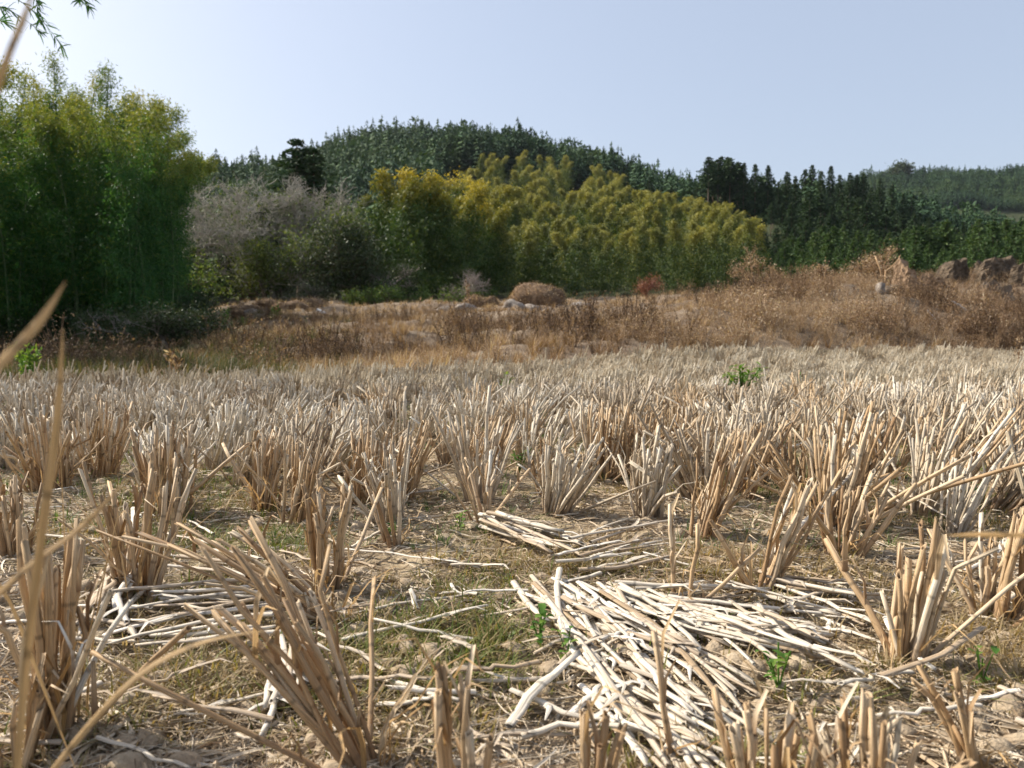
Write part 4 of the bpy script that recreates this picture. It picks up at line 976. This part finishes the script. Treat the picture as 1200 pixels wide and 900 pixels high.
broadleaf('green_tree', 312, 52, 4.2, 'small light green tree below the grey twigs', leafm=M_green, leaves=3500, lsize=.2, depth=4, spread=.6, twig=M_bark, clump=.4)
broadleaf('yellow_shrub', 204, 50, 4.4, 'pale yellow green shrub lit at the right edge of the bamboo grove', 'shrub', leafm=M_bush, leaves=3500, lsize=.2, depth=4, spread=.5, twig=M_bark, clump=.4)
broadleaf('orange_tree', 545, 118, 10.5, 'orange leafed tree rising above the golden bamboo on the slope', leafm=M_bgold, leaves=5000, lsize=.42, depth=4, spread=.5, twig=M_bark, clump=.7)
broadleaf('dark_tree', 1051, 592, 12, 'rounded dark tree forming a knob on the far right skyline', leafm=M_dark, leaves=2500, lsize=2.2, depth=4, spread=.55, twig=M_bark, clump=2.2, width=1.3)
# shrubs on the terrace
broadleaf('bare_shrub', 545, 45, 2.3, 'grey bare shrub spreading its twigs behind the straw mound', 'shrub', M_bush, 700, .13, 6, .75, .18, 3, M_twig, (0, .35), 1.25, None, .22, ('stems', 'leaves'))
broadleaf('russet_shrub', 757, 39, 1.25, 'red brown leafless shrub at the edge of the dark bamboo', 'shrub', M_red, 900, .08, 5, .75, .15, 3, M_red, (0, 1), 1.35, None, .12, ('stems', 'leaves'))
for px, Y, hh, lab in [(412, 48, .9, 'low bright green bush at the left end of the green bush row'), (432, 48.5, 1.25, 'second green bush from the left in the row below the golden bamboo'), (452, 48, 1.45, 'tallest middle bush of the green row below the golden bamboo'), (473, 48.5, 1.2, 'green bush right of the tallest in the row'), (495, 49, 1.15, 'rightmost green bush of the row, beside the bare shrub')]:
    broadleaf('green_bush', px, Y, hh, lab, 'bush', M_bush, 900, .13, 4, .7, .2, 3, M_bark, (.1, 1), U(.8, 1.2), 'row of green bushes on the terrace', .2, ('stems', 'leaves'))
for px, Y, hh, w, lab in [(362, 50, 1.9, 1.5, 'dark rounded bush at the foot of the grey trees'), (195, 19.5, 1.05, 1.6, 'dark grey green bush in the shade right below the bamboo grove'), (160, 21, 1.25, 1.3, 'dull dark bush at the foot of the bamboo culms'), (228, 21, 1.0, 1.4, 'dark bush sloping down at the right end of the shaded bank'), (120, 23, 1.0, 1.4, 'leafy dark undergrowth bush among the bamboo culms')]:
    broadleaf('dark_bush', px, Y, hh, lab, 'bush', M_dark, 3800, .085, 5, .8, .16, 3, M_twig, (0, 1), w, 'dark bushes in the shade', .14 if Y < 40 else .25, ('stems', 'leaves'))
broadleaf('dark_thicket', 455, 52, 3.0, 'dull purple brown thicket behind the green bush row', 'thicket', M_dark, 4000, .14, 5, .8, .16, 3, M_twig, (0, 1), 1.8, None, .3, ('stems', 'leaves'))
for px, Y, hh, lab in [(1012, 25, 1.35, 'dead brown sapling hung with dry vine left of the bent stick'), (1032, 24, 1.55, 'taller dead sapling with a thin bare tip beside the bent stick'), (905, 30, 1.3, 'brown dry shrub at the foot of the young conifers'), (880, 34, 1.4, 'russet dry shrub in the gap right of the bamboo'), (958, 24, .8, 'dry seedy weed bush on the crest of the bank'), (884, 56, 4.2, 'tall russet dry thicket in the gap between bamboo and conifers')]:
    broadleaf('dead_shrub', px, Y, hh, lab, 'shrub', M_brush, 900, .07 if Y < 50 else .14, 5, .55, .25, 3, M_dry, (.2, 1), .9, None, .1, ('stems', 'leaves'))
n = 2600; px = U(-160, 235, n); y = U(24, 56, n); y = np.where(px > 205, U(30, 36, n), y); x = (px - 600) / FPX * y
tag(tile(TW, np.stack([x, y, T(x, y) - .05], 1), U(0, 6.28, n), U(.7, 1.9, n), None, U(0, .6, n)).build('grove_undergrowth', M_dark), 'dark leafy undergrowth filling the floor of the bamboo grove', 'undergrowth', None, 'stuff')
# bright green plants on and below the bank
def leafy_plant(px, py, Y, h, label, n=26, name='green_plant'):
    b = at(px, py, Y); b.z = Tz(b.x, b.y); e = empty(name, b, 0, label, 'plant'); ms = MB(); ml = MB()
    for s in range(4):
        a = U(0, 6.28); l = U(.05, .25); P = np.array([[0, 0, 0], [math.cos(a) * l * h * .5, math.sin(a) * l * h * .5, h * .5], [math.cos(a) * l * h, math.sin(a) * l * h, h * U(.8, 1)]]); tube(ms, P, .006, 4)
        m = n * 2; q = rng.random(m); c = np.stack([np.interp(q, [0, .5, 1], P[:, i]) for i in range(3)], 1) + rng.normal(0, h * .04, (m, 3))
        leaf_cloud(ml, c, rng.normal(0, .6, c.shape) + [0, 0, .3], h * .13, h * .05, q)
    ms.build('stem', M_weed, e); ml.build('leaves', M_weed, e)
leafy_plant(34, 430, 7.3, .42, 'tall bright green weed at the left field edge against the dark grove', 40)
leafy_plant(24, 430, 7.5, .25, 'shorter green weed left of the tall one at the field edge', 20)
leafy_plant(262, 378, 26, .75, 'yellow green sprig on the left end of the terrace edge', 20)
leafy_plant(323, 380, 24, .65, 'small bright sprig right of the yellow one on the terrace edge', 16)
leafy_plant(287, 382, 25, .45, 'low green sprig between the two brighter ones', 16)
# tall single dry stems
def dry_stem(px, py, Y, topx, topy, label, r=.008, headn=16):
    b = at(px, py, Y); b.z = Tz(b.x, b.y); tp = at(topx, topy, Y); e = empty('dry_weed', b, 0, label, 'dry stem'); m = MB(); d = np.array((tp - b)[:]); t = np.linspace(0, 1, 6)
    P = d * t[:, None]; P[:, 0] += np.sin(t * 3.1) * d[2] * .04; tube(m, P, np.linspace(r, r * .35, 6), 4); m.build('stem', M_dry, e)
    m = MB(); q = U(.55, 1, headn * 6); c = np.stack([np.interp(q, t, P[:, i]) for i in range(3)], 1) + rng.normal(0, r * 3, (headn * 6, 3)); leaf_cloud(m, c, rng.normal(0, .5, c.shape) + [0, 0, .8], r * 7, r * 2, q); m.build('seed_head', M_brush, e)
dry_stem(203, 440, 7.3, 204, 415, 'short orange dry stem sticking up at the left field edge', .009)
dry_stem(1146, 420, 16.5, 1154, 348, 'thin pale seeded stem rising tall in front of the stumps', .012)
dry_stem(985, 425, 14.8, 1000, 392, 'thin dry stem leaning right at the far field edge', .009)
dry_stem(1190, 430, 9, 1193, 395, 'thin upright stem near the right edge of the field', .006)

dry_stem(548, 362, 36, 546, 330, 'thin brown sapling stem in front of the bare shrub', .02)
dry_stem(878, 352, 30, 880, 333, 'dark thin weed standing on the crest left of the gap', .02)
# bent bare stick
m = MB(); b = at(1037, 335, 22); b.z = Tz(b.x, b.y); Q = np.array([at(*p, 22)[:] for p in [(1026, 300), (1032, 316), (1038, 318), (1046, 312), (1053, 304), (1055, 299)]]); b0 = np.array(b[:])
Q = np.concatenate([[b0], Q[[1, 0]]]); tube(m, Q - b0, .025, 5); Q2 = np.array([b0] + [at(*p, 22)[:] for p in [(1038, 318), (1046, 312), (1053, 304), (1055, 299)]]); tube(m, Q2 - b0, np.linspace(.03, .012, 5), 5)
tag(m.build('bent_stick', M_dry, None, True, b), 'forked bare stick bent upward left of the pale stump', 'stick')

# ------------------------------------------------------------------ mounds, boulders, stumps
def mound(px, Y, w, h, label, thatch=True, mat=None, name='straw_mound', sink=.15, n=1500):
    x = (px - 600) / FPX * Y; z = Tz(x, Y); e = empty(name, (x, Y, z), U(-.3, .3), label, 'mound'); m = MB()
    lump(m, (0, 0, h * .2), (w / 2, w * .42, h * .8), px * .13, .5, 4, .22); m.build('body', mat or M_mound, e, True)
    if thatch:
        m2 = MB(); V = m.V[0]; k = rng.integers(0, len(V), n); c = V[k] * 1.0; c[:, 2] += .01; d = rng.normal(0, .5, c.shape) + c * np.array([1, 1, 0]) / w * 1.5 + [0, 0, .15]
        leaf_cloud(m2, c, d, .16 * U(.5, 1.4, n), .022, np.full(n, .5)); m2.build('thatch', M_brush, e)
mound(628, 37, 2.7, 1.0, 'large rounded straw covered mound in the centre before the dark bamboo', n=2600)
mound(556, 40, 1.0, .8, 'small pale mound directly right of the bare shrub stems')
mound(572, 41, 1.1, .7, 'brown rounded mound between bare shrub and the large mound')
for px, Y, w, h, lab in [(222, 34, 1.1, .75, 'leftmost small brown mound on the terrace'), (245, 33, 1.5, .55, 'low wide mound second from left on the terrace'), (290, 36, 1.7, .85, 'round mound in the middle of the terrace row'), (315, 37, 1.3, .8, 'grassy mound left of the darkest mound on the terrace'), (341, 35, 1.8, .95, 'dark shaded mound at the right of the terrace row'), (368, 37, 1.4, 1.0, 'tall shaggy grass mound above the white stick')]:
    mound(px, Y, w, h * .62, lab, n=900)
def boulder(px, Y, w, h, d, label, mat=None, seed=0, name='boulder'):
    x = (px - 600) / FPX * Y; m = MB(); lump(m, (0, 0, h * .3), (w / 2, d / 2, h * .62), seed + px * .7, .5, 3, .35)
    o = m.build(name, mat or M_stone, None, False, (x, Y, Tz(x, Y))); o.rotation_euler[2] = U(-.4, .4); tag(o, label, 'boulder', 'boulders on the terrace edge')
for px, Y, w, h, lab in [(505, 33, .6, .25, 'flat pale stone at the left end of the boulder line'), (522, 33, .75, .38, 'dark boulder second in the line left of the mound'), (544, 33, .95, .42, 'largest grey boulder of the line, rounded'), (563, 33.5, .6, .3, 'small boulder right of the grey rounded one'), (602, 32.5, 1.0, .6, 'dark brown boulder at the left foot of the large mound'), (622, 32.5, .9, .5, 'brown boulder at the middle foot of the large mound'), (642, 33, .8, .45, 'light brown boulder at the right foot of the large mound'), (680, 34, 1.0, .6, 'grey domed boulder right of the large mound'), (662, 33.5, .5, .35, 'small dark boulder left of the grey domed one'), (296, 30, .5, .3, 'dark little stone on the left terrace edge')]:
    boulder(px, Y, w, h, w * .8, lab)
boulder(1030, 19.6, .24, .30, .24, 'upright pale topped rock on the bank below the bent stick', M_stone)
boulder(1041, 20.3, .8, .4, .5, 'low dark lump standing for the shadow right of the pale topped one', M_bark)  # dark lump put where the pale rock's shadow falls

def stump(px, py, Y, w, h, d, lean, label, mat, slabs=7, name='tree_stump', flare=1.2, seed=0):
    """a torn stump: irregular ring tapering up to a slanted broken top, with root flare"""
    x, z0 = (px - 600) / FPX * Y, 0; zt = Tz(x, Y); m = MB(); S = 28; K = 12; an = np.arange(S) / S * 2 * math.pi
    prof = 1 + .16 * np.sin(an * 3 + seed) + .06 * np.sin(an * 7 + seed * 2) + rng.normal(0, .02, S); V = []
    toph = 1 + lean[1] * np.cos(an) + .07 * np.sin(an * 4 + seed) + rng.normal(0, .03, S)
    for k in range(K + 1):
        t = k / K; fl = 1 + (flare - 1) * (1 - t) ** 2.5; rr = prof * fl * (1 - .12 * t) * (1 + rng.normal(0, .025, S))
        rr = rr * (1 - .12 * t * t) * (1 + .05 * np.sin(an * 11 + k)); V.append(np.stack([np.cos(an) * rr * w / 2 * .9 + lean[0] * t * h, np.sin(an) * rr * d / 2 * .9, h * t ** .8 * toph * .95 - .2], 1))
    for q in (.75, .4, .12): V.append(V[K] * np.array([q, q, 1]) + np.array([lean[0] * h * (1 - q), 0, -.12 * h * (1 - q) ** .5 + rng.normal(0, .02)]))
    V = np.concatenate(V); rows = K + 4
    F = [[k * S + i, k * S + (i + 1) % S, (k + 1) * S + (i + 1) % S, (k + 1) * S + i] for k in range(rows - 1) for i in range(S)]
    m.add(V, F, (.5, .5, 0)); m.add(np.concatenate([V[-S:], V[-S:].mean(0)[None]]), [[i, (i + 1) % S, S] for i in range(S)], (.5, .5, 0))
    o = m.build(name, mat, None, False, (x, Y, zt)); tag(o, label, 'tree stump', 'weathered stumps on the right bank'); o.rotation_euler[2] = U(-.3, .3); return o
stump(1068, 0, 23.0, 1.1, 1.05, .8, (-.12, -.38), 'pale wedge-shaped stump with a sloping face beside the bent stick', M_stumpl, seed=1)
stump(1110, 0, 24.5, 1.0, .85, .9, (.08, .12), 'dark pointed stump standing alone between the pale and the big ones', M_stump, seed=2)
stump(1157, 0, 24.0, 1.35, .95, 1.2, (.05, .1), 'biggest flat topped reddish stump near the right edge', M_stump, seed=3, flare=1.2)
stump(1203, 0, 23.0, 1.1, .85, 1.0, (-.08, .1), 'reddish stump at the right edge of the photo overlapping the biggest', M_stump, seed=4, flare=1.25)
stump(1168, 0, 21.3, 1.0, .75, .7, (-.1, -.12), 'small dark stump in front of the biggest flat topped one', M_bark, seed=5)
stump(1092, 0, 23.6, .9, .6, .6, (.0, -.2), 'low grass tufted stump between pale and dark pointed stumps', M_stumpl, seed=6)
# white sticks
def stick(p0, p1, Y, r, label, mat=M_white, lift=.05):
    a = at(*p0, Y); b = at(*p1, Y); za = max(a.z, Tz(a.x, a.y)) ; m = MB(); P = np.array([[0, 0, 0], list((b - a) * .5 + Vector((0, 0, .01))), list(b - a)]); tube(m, P, [r, r * 1.05, r * .85], 7)
    o = m.build('white_stick', mat, None, True, a); tag(o, label, 'stick'); return o
o = stick((371, 364), (384, 370), 32, .07, 'short thick white stick lying on the left terrace edge'); o.location.z = Tz(o.location.x, 32) + .14
o = stick((1115, 377), (1132, 388), 18.5, .022, 'thin white stick slanting down the right bank'); o.location.z = Tz(o.location.x, 18.5) + .25
o = stick((1086, 380), (1098, 394), 18.0, .018, 'second thin pale stick left of the white one on the right bank'); o.location.z = Tz(o.location.x, 18) + .25

# ------------------------------------------------------------------ air
def haze():
    X0, X1, Y0, Y1, Z0, Z1 = -900, 900, -60, 900, -3, 175
    V = [(x, y, z) for z in (Z0, Z1) for y in (Y0, Y1) for x in (X0, X1)]
    F = [(0, 2, 3, 1), (4, 5, 7, 6), (0, 1, 5, 4), (2, 6, 7, 3), (0, 4, 6, 2), (1, 3, 7, 5)]
    me = bpy.data.meshes.new('haze'); me.from_pydata(V, [], F); m, nt, N, Lk = newmat('haze_air')
    v = N.new('ShaderNodeVolumePrincipled'); v.inputs['Color'].default_value = (.80, .88, 1, 1); v.inputs['Density'].default_value = HAZE; v.inputs['Anisotropy'].default_value = .3
    o = N.new('ShaderNodeOutputMaterial'); Lk.new(v.outputs[0], o.inputs['Volume']); me.materials.append(m)
    ob = bpy.data.objects.new('haze', me); link(ob); tag(ob, 'thin bluish haze over the far hills', 'haze', None, 'stuff')
HAZE = 0.00006
if HAZE: haze()

# ------------------------------------------------------------------ light
SUN_AZ, SUN_EL = R(-67), R(40)         # azimuth from +Y, negative = left
sd = Vector((math.sin(SUN_AZ) * math.cos(SUN_EL), math.cos(SUN_AZ) * math.cos(SUN_EL), math.sin(SUN_EL)))
ld = bpy.data.lights.new('sun', 'SUN'); ld.energy = 5.0; ld.angle = R(.5); ld.color = (1, .93, .82)
lo = bpy.data.objects.new('sun', ld); link(lo); lo.rotation_euler = (-sd).to_track_quat('-Z', 'Y').to_euler()
w = bpy.data.worlds.new('World'); sc.world = w; w.use_nodes = True; nt = w.node_tree; nt.nodes.clear()
sky = nt.nodes.new('ShaderNodeTexSky'); sky.sky_type = 'NISHITA'; sky.sun_disc = False; sky.sun_elevation = SUN_EL; sky.sun_rotation = SUN_AZ
sky.air_density = 1.0; sky.dust_density = 3.0; sky.ozone_density = .5
bg = nt.nodes.new('ShaderNodeBackground'); bg.inputs[1].default_value = .128; wo = nt.nodes.new('ShaderNodeOutputWorld')
veil = nt.nodes.new('ShaderNodeMix'); veil.data_type = 'RGBA'; veil.inputs[0].default_value = .5; veil.inputs[7].default_value = (3.3, 3.65, 4.35, 1)   # pale winter haze in the sky itself
nt.links.new(sky.outputs[0], veil.inputs[6]); nt.links.new(veil.outputs[2], bg.inputs[0]); nt.links.new(bg.outputs[0], wo.inputs[0])

sc.view_settings.view_transform = 'Standard'; sc.view_settings.look = 'None'; sc.view_settings.gamma = 1; sc.view_settings.exposure = .62
sc.render.engine = 'CYCLES'; cy = sc.cycles
cy.use_denoising = True
try: cy.denoiser = 'OPENIMAGEDENOISE'
except Exception: pass
cy.max_bounces = 5; cy.diffuse_bounces = 3; cy.glossy_bounces = 1; cy.transmission_bounces = 3; cy.transparent_max_bounces = 4; cy.volume_bounces = 0
cy.caustics_reflective = False; cy.caustics_refractive = False; cy.use_adaptive_sampling = True; cy.adaptive_threshold = .02
